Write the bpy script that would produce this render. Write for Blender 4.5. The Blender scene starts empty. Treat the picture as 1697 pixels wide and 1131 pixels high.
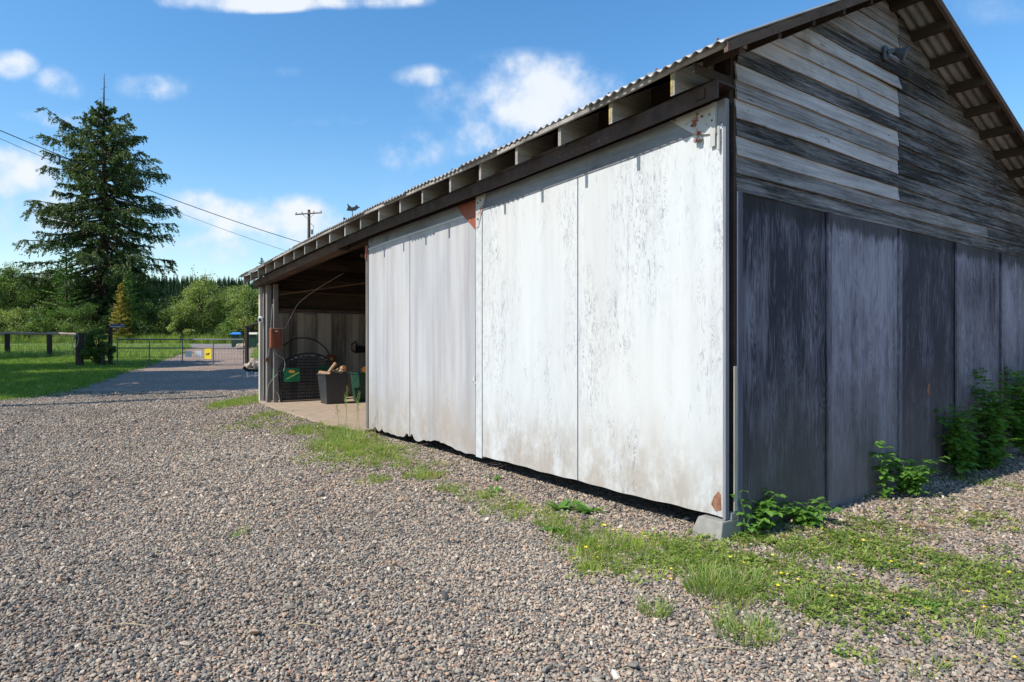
import bpy, bmesh, math, random
import numpy as np
from mathutils import Vector, Matrix
PI = math.pi
R = math.radians
random.seed(7)
rng = np.random.default_rng(7)
sc = bpy.context.scene
COL = sc.collection

# ------------------------------------------------------------------ camera
CAM_H = 1.42
F_PX = 1049.0          # focal length in pixels of the 1697 px wide photograph
cam_d = bpy.data.cameras.new("camera")
cam = bpy.data.objects.new("camera", cam_d)
COL.objects.link(cam)
cam.location = (0, 0, CAM_H)
cam.rotation_euler = (R(90), 0, 0)
cam_d.sensor_width = 36
cam_d.lens = 36 * F_PX / 1697
cam_d.shift_y = 0.0015
cam_d.clip_start = 0.05
cam_d.clip_end = 3000
sc.camera = cam
sc.view_settings.view_transform = 'Standard'
sc.view_settings.look = 'None'
sc.view_settings.exposure = 0.36
sc.view_settings.gamma = 1

# barn frame: local x = into the barn along the gable wall, local y = along the front wall
ANG = R(35.85)
CX, CY = 1.594, 4.6
VX, VY = math.cos(ANG), math.sin(ANG)
UX, UY = -math.sin(ANG), math.cos(ANG)

def bw(v, u, z=0.0):
    return Vector((CX + v * VX + u * UX, CY + v * VY + u * UY, z))

# ------------------------------------------------------------------ sun and sky
sun_to = Vector((-VX * 0.37 + UX * 0.012, -VY * 0.37 + UY * 0.012, 0.388)).normalized()
SUN_EL = math.asin(sun_to.z)
SUN_AZ = math.atan2(sun_to.x, sun_to.y)
sd = bpy.data.lights.new("sun", 'SUN')
sd.energy = 4.6
sd.angle = R(0.5)
sd.color = (1.0, 0.945, 0.86)
sun = bpy.data.objects.new("sun", sd)
COL.objects.link(sun)
sun.location = (-20, -10, 30)
sun.rotation_euler = sun_to.to_track_quat('Z', 'Y').to_euler()


def build_world():
    w = bpy.data.worlds.new("World")
    sc.world = w
    w.use_nodes = True
    nt = w.node_tree
    nt.nodes.clear()
    N, L = nt.nodes.new, nt.links.new
    out = N('ShaderNodeOutputWorld')
    bg = N('ShaderNodeBackground')
    bg.inputs['Strength'].default_value = 0.1
    L(bg.outputs[0], out.inputs[0])
    sky = N('ShaderNodeTexSky')
    sky.sky_type = 'NISHITA'
    sky.sun_disc = False
    sky.sun_elevation = SUN_EL
    sky.sun_rotation = SUN_AZ
    sky.air_density = 1.25
    sky.dust_density = 0.35
    sky.ozone_density = 3.2
    tc = N('ShaderNodeTexCoord')

    def math_(op, a, b=None, clamp=False):
        n = N('ShaderNodeMath')
        n.operation = op
        n.use_clamp = clamp
        for i, s in enumerate((a, b)):
            if s is None:
                continue
            if isinstance(s, (int, float)):
                n.inputs[i].default_value = s
            else:
                L(s, n.inputs[i])
        return n.outputs[0]
    sep = N('ShaderNodeSeparateXYZ')
    L(tc.outputs['Generated'], sep.inputs[0])
    yy = math_('MAXIMUM', sep.outputs[1], 0.05)
    px = math_('DIVIDE', sep.outputs[0], yy)
    pz = math_('DIVIDE', sep.outputs[2], yy)
    # warp
    nw = N('ShaderNodeTexNoise')
    nw.inputs['Scale'].default_value = 5
    nw.inputs['Detail'].default_value = 5
    L(tc.outputs['Generated'], nw.inputs['Vector'])
    nb = N('ShaderNodeTexNoise')
    nb.inputs['Scale'].default_value = 12
    nb.inputs['Detail'].default_value = 9
    nb.inputs['Roughness'].default_value = 0.56
    L(tc.outputs['Generated'], nb.inputs['Vector'])
    # cloud banks: photo px centre, radii, density (a direction in the sky, same for any viewer)
    banks = [(880, 163, 150, 66, .96), (810, 215, 75, 50, .62), (735, 128, 70, 20, .45), (900, 225, 120, 35, .45),
             (685, 250, 60, 35, .4),
             (105, 140, 50, 27, .88), (18, 112, 40, 26, .9), (246, 140, 62, 27, .86), (80, 195, 75, 20, .4),
             (400, 2, 130, 18, .95), (600, 0, 110, 14, .6),
             (330, 345, 60, 38, .9), (440, 362, 130, 38, .82), (390, 405, 150, 36, .62), (10, 290, 85, 55, .85),
             (50, 360, 110, 60, .66), (560, 200, 120, 10, .18), (480, 120, 90, 8, .12), (1640, 15, 90, 25, .10),
             (-300, 200, 260, 110, 1.0), (2300, 250, 300, 120, .9), (1500, -500, 300, 90, .8)]
    tot = None
    for cx, cy, rx, ry, dn in banks:
        a = math_('MULTIPLY', math_('SUBTRACT', px, (cx - 848.5) / F_PX), F_PX / rx)
        b = math_('MULTIPLY', math_('SUBTRACT', pz, (568 - cy) / F_PX), F_PX / ry)
        d = math_('SQRT', math_('ADD', math_('MULTIPLY', a, a), math_('MULTIPLY', b, b)))
        m = math_('MULTIPLY', math_('MINIMUM', math_('MULTIPLY', math_('SUBTRACT', 1.35, d, True), 1.15), 1.0), dn)
        tot = m if tot is None else math_('MAXIMUM', tot, m)
    f = math_('ADD', tot, math_('MULTIPLY', math_('SUBTRACT', nb.outputs['Fac'], 0.47), 3.2))
    f = math_('ADD', f, math_('MULTIPLY', math_('SUBTRACT', nw.outputs['Fac'], 0.47), 1.2))
    mr = N('ShaderNodeMapRange')
    mr.interpolation_type = 'SMOOTHSTEP'
    mr.inputs['From Min'].default_value = 0.08
    mr.inputs['From Max'].default_value = 1.25
    L(f, mr.inputs['Value'])
    fac = math_('MULTIPLY', mr.outputs[0], math_('MULTIPLY', math_('MINIMUM', math_('MULTIPLY', tot, 3.0), 1.0), 0.93), True)
    # soft thin veil low in the sky
    veil = math_('MULTIPLY', math_('SUBTRACT', 0.34, pz, True), 0.9)
    veil = math_('MULTIPLY', veil, nw.outputs['Fac'], True)
    fac2 = math_('MAXIMUM', fac, veil)
    shade = N('ShaderNodeMixRGB')
    shade.inputs[1].default_value = (3.9, 5.6, 8.2, 1)
    shade.inputs[2].default_value = (7.3, 7.6, 8.0, 1)
    L(math_('MULTIPLY', math_('ADD', nb.outputs['Fac'], mr.outputs[0]), 0.62, True), shade.inputs[0])
    # richer blue, as the photograph's sky
    hs = N('ShaderNodeHueSaturation')
    hs.inputs['Saturation'].default_value = 1.28
    hs.inputs['Value'].default_value = 1.52
    L(sky.outputs[0], hs.inputs['Color'])
    mix = N('ShaderNodeMixRGB')
    L(fac2, mix.inputs[0])
    L(hs.outputs[0], mix.inputs[1])
    L(shade.outputs[0], mix.inputs[2])
    L(mix.outputs[0], bg.inputs['Color'])


build_world()

# ------------------------------------------------------------------ helpers
def tag(o, label=None, cat=None, group=None, kind=None):
    if label: o['label'] = label
    if cat: o['category'] = cat
    if group: o['group'] = group
    if kind: o['kind'] = kind
    return o


def empty(name, loc=(0, 0, 0), rz=0.0):
    o = bpy.data.objects.new(name, None)
    o.empty_display_size = 0.2
    COL.objects.link(o)
    o.location = loc
    o.rotation_euler = (0, 0, rz)
    return o


def link(name, me, parent=None, mat=None, smooth=False):
    o = bpy.data.objects.new(name, me)
    COL.objects.link(o)
    if mat is not None and not me.materials:
        me.materials.append(mat)
    if smooth:
        me.polygons.foreach_set('use_smooth', np.ones(len(me.polygons), dtype=bool))
    if parent is not None:
        o.parent = parent
    return o


class MB:
    """collects simple shapes and links them as one mesh object"""
    def __init__(s):
        s.v, s.f, s.t = [], [], []

    def add(s, vs, fs, tone=0.5):
        b = len(s.v)
        s.v += [tuple(p) for p in vs]
        s.f += [tuple(i + b for i in f) for f in fs]
        s.t += [tone] * len(fs)

    def box(s, x0, x1, y0, y1, z0, z1, tone=0.5, fn=None):
        vs = [(x0, y0, z0), (x1, y0, z0), (x1, y1, z0), (x0, y1, z0), (x0, y0, z1), (x1, y0, z1), (x1, y1, z1), (x0, y1, z1)]
        if fn: vs = [fn(*p) for p in vs]
        s.add(vs, [(0, 3, 2, 1), (4, 5, 6, 7), (0, 1, 5, 4), (1, 2, 6, 5), (2, 3, 7, 6), (3, 0, 4, 7)], tone)

    def long_box(s, x0, x1, y0, y1, z0, z1, n=12, fn=None, tone=0.5):
        """box divided along y"""
        vs, fs = [], []
        for i in range(n + 1):
            y = y0 + (y1 - y0) * i / n
            q = [(x0, y, z0), (x1, y, z0), (x1, y, z1), (x0, y, z1)]
            vs += [fn(*p) for p in q] if fn else q
        for i in range(n):
            a, b = i * 4, i * 4 + 4
            for k in range(4):
                l = (k + 1) % 4
                fs.append((a + k, b + k, b + l, a + l))
        fs.append((0, 1, 2, 3)); fs.append((n * 4 + 3, n * 4 + 2, n * 4 + 1, n * 4))
        s.add(vs, fs, tone)

    def tube(s, pts, rad, seg=8, tone=0.5, cap=True):
        pts = [Vector(p) for p in pts]
        n = len(pts)
        rads = rad if hasattr(rad, '__len__') else [rad] * n
        vs, fs = [], []
        up = Vector((0, 0, 1))
        for i, p in enumerate(pts):
            d = (pts[min(i + 1, n - 1)] - pts[max(i - 1, 0)])
            if d.length < 1e-9: d = Vector((0, 0, 1))
            d.normalize()
            a = d.cross(up)
            if a.length < 0.05: a = d.cross(Vector((1, 0, 0)))
            a.normalize()
            b = d.cross(a).normalized()
            for k in range(seg):
                t = 2 * PI * k / seg
                vs.append(p + (a * math.cos(t) + b * math.sin(t)) * rads[i])
        for i in range(n - 1):
            for k in range(seg):
                l = (k + 1) % seg
                fs.append((i * seg + k, i * seg + l, (i + 1) * seg + l, (i + 1) * seg + k))
        if cap:
            fs.append(tuple(range(seg - 1, -1, -1)))
            fs.append(tuple((n - 1) * seg + k for k in range(seg)))
        s.add(vs, fs, tone)

    def build(s, name, mat, parent=None, smooth=False, bevel=0.0, tone=False):
        me = bpy.data.meshes.new(name)
        me.from_pydata(s.v, [], s.f)
        me.validate()
        if tone:
            at = me.attributes.new('tone', 'FLOAT', 'FACE')
            at.data.foreach_set('value', np.array(s.t, dtype=np.float32))
        bm = bmesh.new(); bm.from_mesh(me)
        bmesh.ops.recalc_face_normals(bm, faces=bm.faces)
        bm.to_mesh(me); bm.free()
        o = link(name, me, parent, mat, smooth)
        if bevel:
            m = o.modifiers.new('bevel', 'BEVEL')
            m.width = bevel; m.segments = 2; m.limit_method = 'ANGLE'
        return o


def np_mesh(name, V, F, tone=None):
    """V (n,3), F (m,k) with k fixed"""
    me = bpy.data.meshes.new(name)
    V = np.asarray(V, dtype=np.float32); F = np.asarray(F, dtype=np.int32)
    me.vertices.add(len(V)); me.vertices.foreach_set('co', V.ravel())
    k = F.shape[1]
    me.loops.add(F.size); me.loops.foreach_set('vertex_index', F.ravel())
    me.polygons.add(len(F))
    me.polygons.foreach_set('loop_start', np.arange(0, F.size, k, dtype=np.int32))
    me.polygons.foreach_set('loop_total', np.full(len(F), k, dtype=np.int32))
    if tone is not None:
        at = me.attributes.new('tone', 'FLOAT', 'FACE')
        at.data.foreach_set('value', np.asarray(tone, dtype=np.float32))
    me.update(calc_edges=True)
    return me


# ------------------------------------------------------------------ materials
MATS = {}


class NT:
    def __init__(s, name, rough=0.8, spec=0.3):
        m = bpy.data.materials.new(name)
        m.use_nodes = True
        s.m, s.nt = m, m.node_tree
        s.nt.nodes.clear()
        s.out = s.nt.nodes.new('ShaderNodeOutputMaterial')
        s.b = s.nt.nodes.new('ShaderNodeBsdfPrincipled')
        s.b.inputs['Roughness'].default_value = rough
        s.b.inputs['Specular IOR Level'].default_value = spec
        s.nt.links.new(s.b.outputs[0], s.out.inputs[0])
        s.tc = None

    def n(s, t): return s.nt.nodes.new(t)
    def l(s, a, b): s.nt.links.new(a, b)

    def co(s, scale=(1, 1, 1), loc=(0, 0, 0), world=False):
        mp = s.n('ShaderNodeMapping')
        mp.inputs['Scale'].default_value = scale
        mp.inputs['Location'].default_value = loc
        if world:
            g = s.n('ShaderNodeNewGeometry'); s.l(g.outputs['Position'], mp.inputs[0])
        else:
            if s.tc is None: s.tc = s.n('ShaderNodeTexCoord')
            s.l(s.tc.outputs['Object'], mp.inputs[0])
        return mp.outputs[0]

    def noise(s, vec, scale=1, detail=6, rough=0.55, dist=0.0):
        n = s.n('ShaderNodeTexNoise')
        n.inputs['Scale'].default_value = scale
        n.inputs['Detail'].default_value = detail
        n.inputs['Roughness'].default_value = rough
        n.inputs['Distortion'].default_value = dist
        s.l(vec, n.inputs['Vector'])
        return n.outputs['Fac']

    def math(s, op, a, b=None, clamp=False, c=None):
        n = s.n('ShaderNodeMath'); n.operation = op; n.use_clamp = clamp
        for i, q in enumerate((a, b, c)):
            if q is None: continue
            if isinstance(q, (int, float)): n.inputs[i].default_value = q
            else: s.l(q, n.inputs[i])
        return n.outputs[0]

    def ramp(s, fac, stops):
        n = s.n('ShaderNodeValToRGB')
        e = n.color_ramp.elements
        while len(e) < len(stops): e.new(0.5)
        for i, (p, c) in enumerate(stops):
            e[i].position = p
            e[i].color = (c[0], c[1], c[2], 1) if hasattr(c, '__len__') else (c, c, c, 1)
        s.l(fac, n.inputs[0])
        return n.outputs[0]

    def step(s, x, a, b):
        n = s.n('ShaderNodeMapRange'); n.interpolation_type = 'SMOOTHSTEP'
        n.inputs['From Min'].default_value = a; n.inputs['From Max'].default_value = b
        s.l(x, n.inputs['Value'])
        return n.outputs[0]

    def mix(s, fac, a, b, mode='MIX'):
        n = s.n('ShaderNodeMixRGB'); n.blend_type = mode
        for i, q in enumerate((fac, a, b)):
            if isinstance(q, (int, float)): n.inputs[i].default_value = q
            elif isinstance(q, tuple): n.inputs[i].default_value = (q[0], q[1], q[2], 1)
            else: s.l(q, n.inputs[i])
        return n.outputs[0]

    def attr(s, name='tone'):
        n = s.n('ShaderNodeAttribute'); n.attribute_name = name
        return n.outputs['Fac']

    def sep(s, vec):
        n = s.n('ShaderNodeSeparateXYZ'); s.l(vec, n.inputs[0])
        return n.outputs

    def color(s, c):
        if isinstance(c, tuple): s.b.inputs['Base Color'].default_value = (c[0], c[1], c[2], 1)
        else: s.l(c, s.b.inputs['Base Color'])

    def bump(s, h, strength=0.4, dist=0.01):
        n = s.n('ShaderNodeBump')
        n.inputs['Strength'].default_value = strength
        n.inputs['Distance'].default_value = dist
        s.l(h, n.inputs['Height'])
        s.l(n.outputs[0], s.b.inputs['Normal'])


def wood(name, dark, light, axis='z', tone=False, fine=1.0, bump=0.5, stain=None, rough=0.85):
    """weathered bare wood, grain along one axis of the object's own space"""
    t = NT(name, rough, 0.2)
    sc_ = {'x': (0.9, 16, 16), 'y': (16, 0.9, 16), 'z': (16, 16, 0.9)}[axis]
    v = t.co(tuple(c * fine for c in sc_))
    g = t.noise(v, 1.6, 8, 0.62, 0.6)
    g2 = t.noise(t.co(tuple(c * 4 for c in sc_)), 2.0, 4, 0.7)
    big = t.noise(t.co(tuple(max(c * 0.12, 0.5) for c in sc_)), 1.2, 5, 0.6)
    f = t.math('ADD', t.math('MULTIPLY', g, 0.6), t.math('MULTIPLY', g2, 0.4))
    if name == 'siding':
        f = t.math('ADD', f, t.math('MULTIPLY', t.math('SUBTRACT', t.noise(t.co((1.1, 45, 45)), 1.0, 4, 0.7), 0.5), 0.8))
    f = t.math('ADD', f, t.math('MULTIPLY', t.math('SUBTRACT', big, 0.5), 1.0 if name != 'siding' else 0.7))
    if tone:
        f = t.math('ADD', f, t.math('MULTIPLY', t.math('SUBTRACT', t.attr(), 0.5), 1.0 if name == 'siding' else 1.15))
    c = t.ramp(f, [(0.24 if name == 'siding' else 0.16, dark), (1.0 if name == 'siding' else 0.75, light)])
    if name == 'siding':
        kn = t.step(t.noise(t.co((3.2, 3.2, 13.0), (3, 0, 1)), 1.5, 5, 0.75), 0.60, 0.70)
        c = t.mix(t.math('MULTIPLY', kn, 0.7), c, (0.035, 0.033, 0.036))
        pale = t.step(t.noise(t.co((1.6, 1.6, 20.0), (8, 0, 4)), 1.3, 6, 0.7), 0.58, 0.66)
        c = t.mix(t.math('MULTIPLY', pale, 0.35), c, (0.46, 0.45, 0.45))
    if stain:
        s = t.step(t.noise(t.co((1.3, 1.3, 1.3)), 1.1, 6, 0.65), 0.52, 0.72)
        c = t.mix(t.math('MULTIPLY', s, 0.6), c, stain)
    t.color(c)
    t.bump(t.math('ADD', g, g2), bump, 0.004)
    MATS[name] = t.m
    return t.m


def plain(name, c, rough=0.6, metal=0.0, var=0.25, scale=8, rust=0.0, spec=0.4):
    t = NT(name, rough, spec)
    t.b.inputs['Metallic'].default_value = metal
    n = t.noise(t.co((1, 1, 1)), scale, 6, 0.6)
    a = tuple(x * (1 - var) for x in c); b = tuple(min(1, x * (1 + var)) for x in c)
    col = t.ramp(n, [(0.3, a), (0.7, b)])
    if rust:
        r = t.step(t.noise(t.co((1, 1, 1), (3, 1, 2)), scale * 1.7, 6, 0.7), 0.70 - rust * 0.2, 0.78 - rust * 0.2)
        col = t.mix(r, col, (0.22, 0.07, 0.03))
    t.color(col)
    t.bump(n, 0.15, 0.004)
    MATS[name] = t.m
    return t.m


def painted_plywood(name, paint, bare, amount, grey, dirt=1.0):
    """peeling paint over plywood: thin contour shaped checks, streaks and a dirty lower edge"""
    t = NT(name, 0.62, 0.3)
    v = t.co((6, 6, 0.95))
    wob = t.noise(v, 1.0, 4, 0.55, 0.5)
    # plywood cathedral figure: contour lines of a stretched noise field
    ring = t.math('FRACT', t.math('MULTIPLY', wob, 34.0))
    line = t.math('SUBTRACT', 1.0, t.step(t.math('ABSOLUTE', t.math('SUBTRACT', ring, 0.5)), 0.10, 0.26))
    chop = t.step(t.noise(t.co((30, 30, 8)), 1.0, 5, 0.7), 0.43, 0.55)
    area = t.step(t.noise(t.co((2.6, 2.6, 0.8), (4, 7, 1)), 1.0, 6, 0.65), 0.66 - amount * 0.3, 0.84 - amount * 0.25)
    peel = t.math('MULTIPLY', t.math('MULTIPLY', line, chop), area, True)
    streak = t.noise(t.co((9, 9, 0.25), (2, 2, 2)), 1.0, 6, 0.6)
    fine = t.noise(t.co((60, 60, 5)), 1.0, 4, 0.7)
    flakes = t.math('MULTIPLY', t.step(fine, 0.63, 0.7), t.step(streak, 0.42, 0.6))
    peel = t.math('MAXIMUM', peel, t.math('MULTIPLY', flakes, 0.8), True)
    broad = t.noise(t.co((2.2, 2.2, 0.35), (9, 4, 0)), 1.0, 7, 0.62)
    c = t.mix(t.math('MULTIPLY', t.step(t.math('ADD', t.math('MULTIPLY', streak, 0.4), t.math('MULTIPLY', broad, 0.6)), 0.36, 0.68), grey), paint, bare)
    tint = t.ramp(t.noise(t.co((1.2, 1.2, 0.6)), 1.0, 4, 0.5), [(0.3, (0.97, 0.99, 1.0)), (0.7, (1.0, 0.975, 0.94))])
    c = t.mix(1.0, c, tint, 'MULTIPLY')
    c = t.mix(t.math('MULTIPLY', peel, 0.85), c, bare)
    z = t.sep(t.co())[2]
    zn = t.math('ADD', z, t.math('MULTIPLY', t.math('SUBTRACT', streak, 0.5), 0.9))
    low = t.math('MULTIPLY', t.math('SUBTRACT', 1.0, t.step(zn, 0.15, 1.0)), dirt, True)
    low = t.math('MULTIPLY', low, t.step(t.noise(t.co((5, 5, 3)), 1.0, 6, 0.7), 0.28, 0.62))
    c = t.mix(t.math('MULTIPLY', low, 0.75), c, (0.30, 0.25, 0.20))
    # a few rust coloured nail marks
    nail = t.n('ShaderNodeTexVoronoi'); nail.inputs['Scale'].default_value = 2.6
    t.l(t.co((1, 1, 1)), nail.inputs['Vector'])
    spot = t.math('SUBTRACT', 1.0, t.step(nail.outputs['Distance'], 0.012, 0.03))
    c = t.mix(t.math('MULTIPLY', spot, 0.6), c, (0.25, 0.16, 0.1))
    t.color(c)
    t.bump(t.math('ADD', t.math('MULTIPLY', peel, -0.6), t.math('MULTIPLY', fine, 0.3)), 0.35, 0.003)
    MATS[name] = t.m
    return t.m


def bare_plywood(name, dark, light):
    t = NT(name, 0.8, 0.25)
    v = t.co((5, 5, 0.55))
    wob = t.noise(v, 1.0, 3, 0.5, 0.5)
    ring = t.math('ABSOLUTE', t.math('SUBTRACT', t.math('FRACT', t.math('MULTIPLY', wob, 26.0)), 0.5))
    streak = t.noise(t.co((8, 8, 0.3)), 1.0, 7, 0.6)
    fine = t.noise(t.co((70, 70, 4)), 1.0, 3, 0.7)
    f = t.math('ADD', t.math('MULTIPLY', ring, 0.5), t.math('MULTIPLY', streak, 0.62))
    f = t.math('ADD', f, t.math('MULTIPLY', t.math('SUBTRACT', fine, 0.5), 0.8))
    f = t.math('ADD', f, t.math('MULTIPLY', t.math('SUBTRACT', t.attr(), 0.5), 0.85))
    f = t.math('ADD', f, t.math('MULTIPLY', t.math('SUBTRACT', t.noise(t.co((1.6, 1.6, 0.7), (6, 1, 3)), 1.0, 6, 0.65), 0.5), 1.7))
    c = t.ramp(f, [(0.22, dark), (0.6, tuple(a * .55 + b * .45 for a, b in zip(dark, light))), (1.15 if False else 1.0, light)])
    z = t.sep(t.co())[2]
    # ragged dark band along the top of the panels, below the siding
    zz = t.math('ADD', z, t.math('MULTIPLY', t.noise(t.co((14, 14, 0.15), (1, 5, 0)), 1.0, 4, 0.8), 0.42))
    stain = t.step(zz, 2.56, 2.64)
    c = t.mix(t.math('MULTIPLY', stain, 0.75), c, (0.02, 0.018, 0.018))
    zl = t.math('ADD', z, t.math('MULTIPLY', streak, 0.9))
    c = t.mix(t.math('MULTIPLY', t.math('SUBTRACT', 1.0, t.step(zl, 0.5, 1.9)), 0.65), c, (0.13, 0.11, 0.092))
    t.color(c)
    t.bump(t.math('ADD', ring, fine), 0.3, 0.003)
    MATS[name] = t.m
    return t.m


def leaf_mat(name, c1, c2, trans=0.35, rough=0.5, spec=0.35, inst=False, straw=None):
    t = NT(name, rough, spec)
    if inst:
        oi = t.n('ShaderNodeObjectInfo'); f = oi.outputs['Random']
    else:
        f = t.attr()
    c = t.ramp(f, [(0.0, c1), (1.0, c2)] if straw is None else [(0.0, c1), (straw, c2), (straw + 0.02, (0.42, 0.36, 0.17)), (1.0, (0.34, 0.27, 0.14))])
    t.color(c)
    tr = t.n('ShaderNodeBsdfTranslucent')
    t.l(t.mix(1.0, c, (1.6, 1.8, 0.7), 'MULTIPLY'), tr.inputs['Color'])
    ms = t.n('ShaderNodeMixShader'); ms.inputs[0].default_value = trans
    t.l(t.b.outputs[0], ms.inputs[1]); t.l(tr.outputs[0], ms.inputs[2])
    t.l(ms.outputs[0], t.out.inputs[0])
    MATS[name] = t.m
    return t.m


def gravel_mat():
    t = NT('gravel', 0.85, 0.25)
    g = t.co((1, 1, 1), world=True)
    cols = []
    h = None
    vo = t.n('ShaderNodeTexVoronoi'); vo.inputs['Scale'].default_value = 42
    t.l(g, vo.inputs['Vector'])
    vo2 = t.n('ShaderNodeTexVoronoi'); vo2.inputs['Scale'].default_value = 19
    t.l(g, vo2.inputs['Vector'])
    s1 = t.sep(vo.outputs['Color'])[0]
    s2 = t.sep(vo2.outputs['Color'])[1]
    stops = [(0.0, (0.085, 0.08, 0.078)), (0.25, (0.19, 0.18, 0.165)), (0.5, (0.30, 0.27, 0.235)), (0.75, (0.40, 0.34, 0.275)), (0.93, (0.36, 0.22, 0.15)), (1.0, (0.62, 0.58, 0.52))]
    c = t.ramp(s1, stops)
    c2 = t.ramp(s2, [(0.0, 0.62), (1.0, 1.25)])
    c = t.mix(1.0, c, c2, 'MULTIPLY')
    big = t.noise(t.co((0.35, 0.35, 0.35), world=True), 1.0, 5, 0.6)
    c = t.mix(1.0, c, t.ramp(big, [(0.3, (0.84, 0.70, 0.63)), (0.7, (1.16, 0.98, 0.88))]), 'MULTIPLY')
    dust = t.step(t.noise(t.co((0.6, 0.6, 0.6), (5, 5, 0), world=True), 1.0, 6, 0.65), 0.5, 0.72)
    c = t.mix(t.math('MULTIPLY', dust, 0.4), c, (0.33, 0.28, 0.23))
    t.color(c)
    hh = t.math('SUBTRACT', 1.0, vo.outputs['Distance'])
    t.bump(hh, 1.0, 0.012)
    MATS['gravel'] = t.m


def ground_mat():
    t = NT('grass_ground', 0.9, 0.15)
    a = t.noise(t.co((1, 1, 1), world=True), 0.5, 8, 0.7)
    b = t.noise(t.co((1, 1, 1), world=True), 14, 5, 0.7)
    f = t.math('ADD', t.math('MULTIPLY', a, 0.6), t.math('MULTIPLY', b, 0.4))
    c = t.ramp(f, [(0.3, (0.05, 0.08, 0.018)), (0.5, (0.10, 0.15, 0.03)), (0.68, (0.20, 0.20, 0.07))])
    t.color(c)
    t.bump(b, 0.8, 0.05)
    MATS['grass_ground'] = t.m


def stone_mat():
    t = NT('stone', 0.8, 0.3)
    oi = t.n('ShaderNodeObjectInfo')
    c = t.ramp(oi.outputs['Random'], [(0.0, (0.085, 0.087, 0.092)), (0.25, (0.21, 0.20, 0.185)), (0.5, (0.335, 0.305, 0.265)), (0.76, (0.47, 0.41, 0.335)), (0.90, (0.37, 0.27, 0.205)), (0.95, (0.48, 0.33, 0.225)), (1.0, (0.70, 0.66, 0.59))])
    n = t.noise(t.co((1, 1, 1)), 3.0, 3, 0.6)
    c = t.mix(1.0, c, t.ramp(n, [(0.2, (0.76, 0.735, 0.695)), (0.8, (1.14, 1.10, 1.03))]), 'MULTIPLY')
    pn = t.noise(t.co((0.45, 0.45, 0.1), world=True), 1.0, 4, 0.6)
    c = t.mix(1.0, c, t.ramp(pn, [(0.32, (0.78, 0.76, 0.75)), (0.68, (1.14, 1.10, 1.05))]), 'MULTIPLY')
    t.color(c)
    MATS['stone'] = t.m


gravel_mat(); ground_mat(); stone_mat()
wood('siding', (0.026, 0.023, 0.022), (0.56, 0.525, 0.53), 'x', tone=True, stain=(0.13, 0.10, 0.07))
wood('trim_wood', (0.09, 0.09, 0.11), (0.30, 0.295, 0.32), 'z')
wood('dark_trim', (0.05, 0.05, 0.07), (0.17, 0.17, 0.22), 'z')
wood('post_wood', (0.06, 0.052, 0.047), (0.27, 0.245, 0.22), 'z')
wood('pale_wood', (0.30, 0.27, 0.22), (0.62, 0.56, 0.47), 'z')
wood('rafter_wood', (0.10, 0.085, 0.07), (0.42, 0.39, 0.35), 'x', fine=0.8)
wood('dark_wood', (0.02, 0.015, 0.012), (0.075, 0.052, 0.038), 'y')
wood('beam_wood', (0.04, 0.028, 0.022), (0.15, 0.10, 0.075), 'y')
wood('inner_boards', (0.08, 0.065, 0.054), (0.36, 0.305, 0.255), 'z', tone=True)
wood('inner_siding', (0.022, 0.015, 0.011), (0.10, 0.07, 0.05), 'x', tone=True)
wood('header_paint', (0.10, 0.105, 0.11), (0.27, 0.29, 0.305), 'y', fine=0.8, stain=(0.06, 0.06, 0.065))
wood('fence_wood', (0.02, 0.015, 0.012), (0.07, 0.055, 0.045), 'z')
wood('rail_wood', (0.14, 0.12, 0.10), (0.34, 0.30, 0.26), 'x')
wood('bark', (0.022, 0.015, 0.010), (0.09, 0.06, 0.042), 'z', fine=0.3)
wood('firewood', (0.16, 0.09, 0.05), (0.46, 0.31, 0.19), 'x')
wood('pole_wood', (0.05, 0.035, 0.028), (0.16, 0.11, 0.085), 'z')
painted_plywood('white_ply', (0.555, 0.57, 0.57), (0.24, 0.245, 0.265), 0.9, 0.25)
painted_plywood('worn_ply', (0.455, 0.455, 0.465), (0.25, 0.243, 0.255), 0.3, 0.75)
bare_plywood('grey_ply', (0.032, 0.029, 0.045), (0.32, 0.305, 0.37))
plain('white_trim', (0.47, 0.48, 0.48), 0.6, var=0.12, scale=14, rust=0.1)
plain('rusty_steel', (0.44, 0.44, 0.42), 0.6, var=0.2, scale=3.2, rust=0.7)
plain('red_steel', (0.26, 0.075, 0.045), 0.6, var=0.3, scale=20)
plain('rust', (0.22, 0.10, 0.06), 0.85, var=0.7, scale=22)
plain('brown_metal', (0.045, 0.028, 0.022), 0.65, var=0.4, scale=10)
plain('galvanised', (0.25, 0.25, 0.245), 0.5, metal=0.35, var=0.3, scale=2.5, rust=0.25)
plain('concrete', (0.24, 0.23, 0.205), 0.9, var=0.2, scale=12)
plain('slab', (0.35, 0.265, 0.19), 0.9, var=0.16, scale=5)
plain('black_metal', (0.012, 0.012, 0.014), 0.4, var=0.2)
plain('black_plastic', (0.035, 0.037, 0.042), 0.45, var=0.2, spec=0.5)
plain('green_plastic', (0.018, 0.06, 0.04), 0.5, var=0.2)
plain('blue_plastic', (0.03, 0.22, 0.62), 0.45, var=0.1)
plain('beige_plastic', (0.55, 0.50, 0.40), 0.6, var=0.1)
plain('navy', (0.03, 0.06, 0.22), 0.5, var=0.2)
plain('white_plastic', (0.75, 0.75, 0.73), 0.4, var=0.06)
plain('glass_dark', (0.01, 0.01, 0.012), 0.1, var=0.0, spec=0.8)
plain('box_red', (0.20, 0.055, 0.03), 0.55, var=0.35, scale=14)
plain('cable', (0.24, 0.23, 0.215), 0.5, var=0.15)
plain('cable_black', (0.012, 0.012, 0.012), 0.6, var=0.1)
plain('green_label', (0.015, 0.16, 0.07), 0.5, var=0.35, scale=16)
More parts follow.
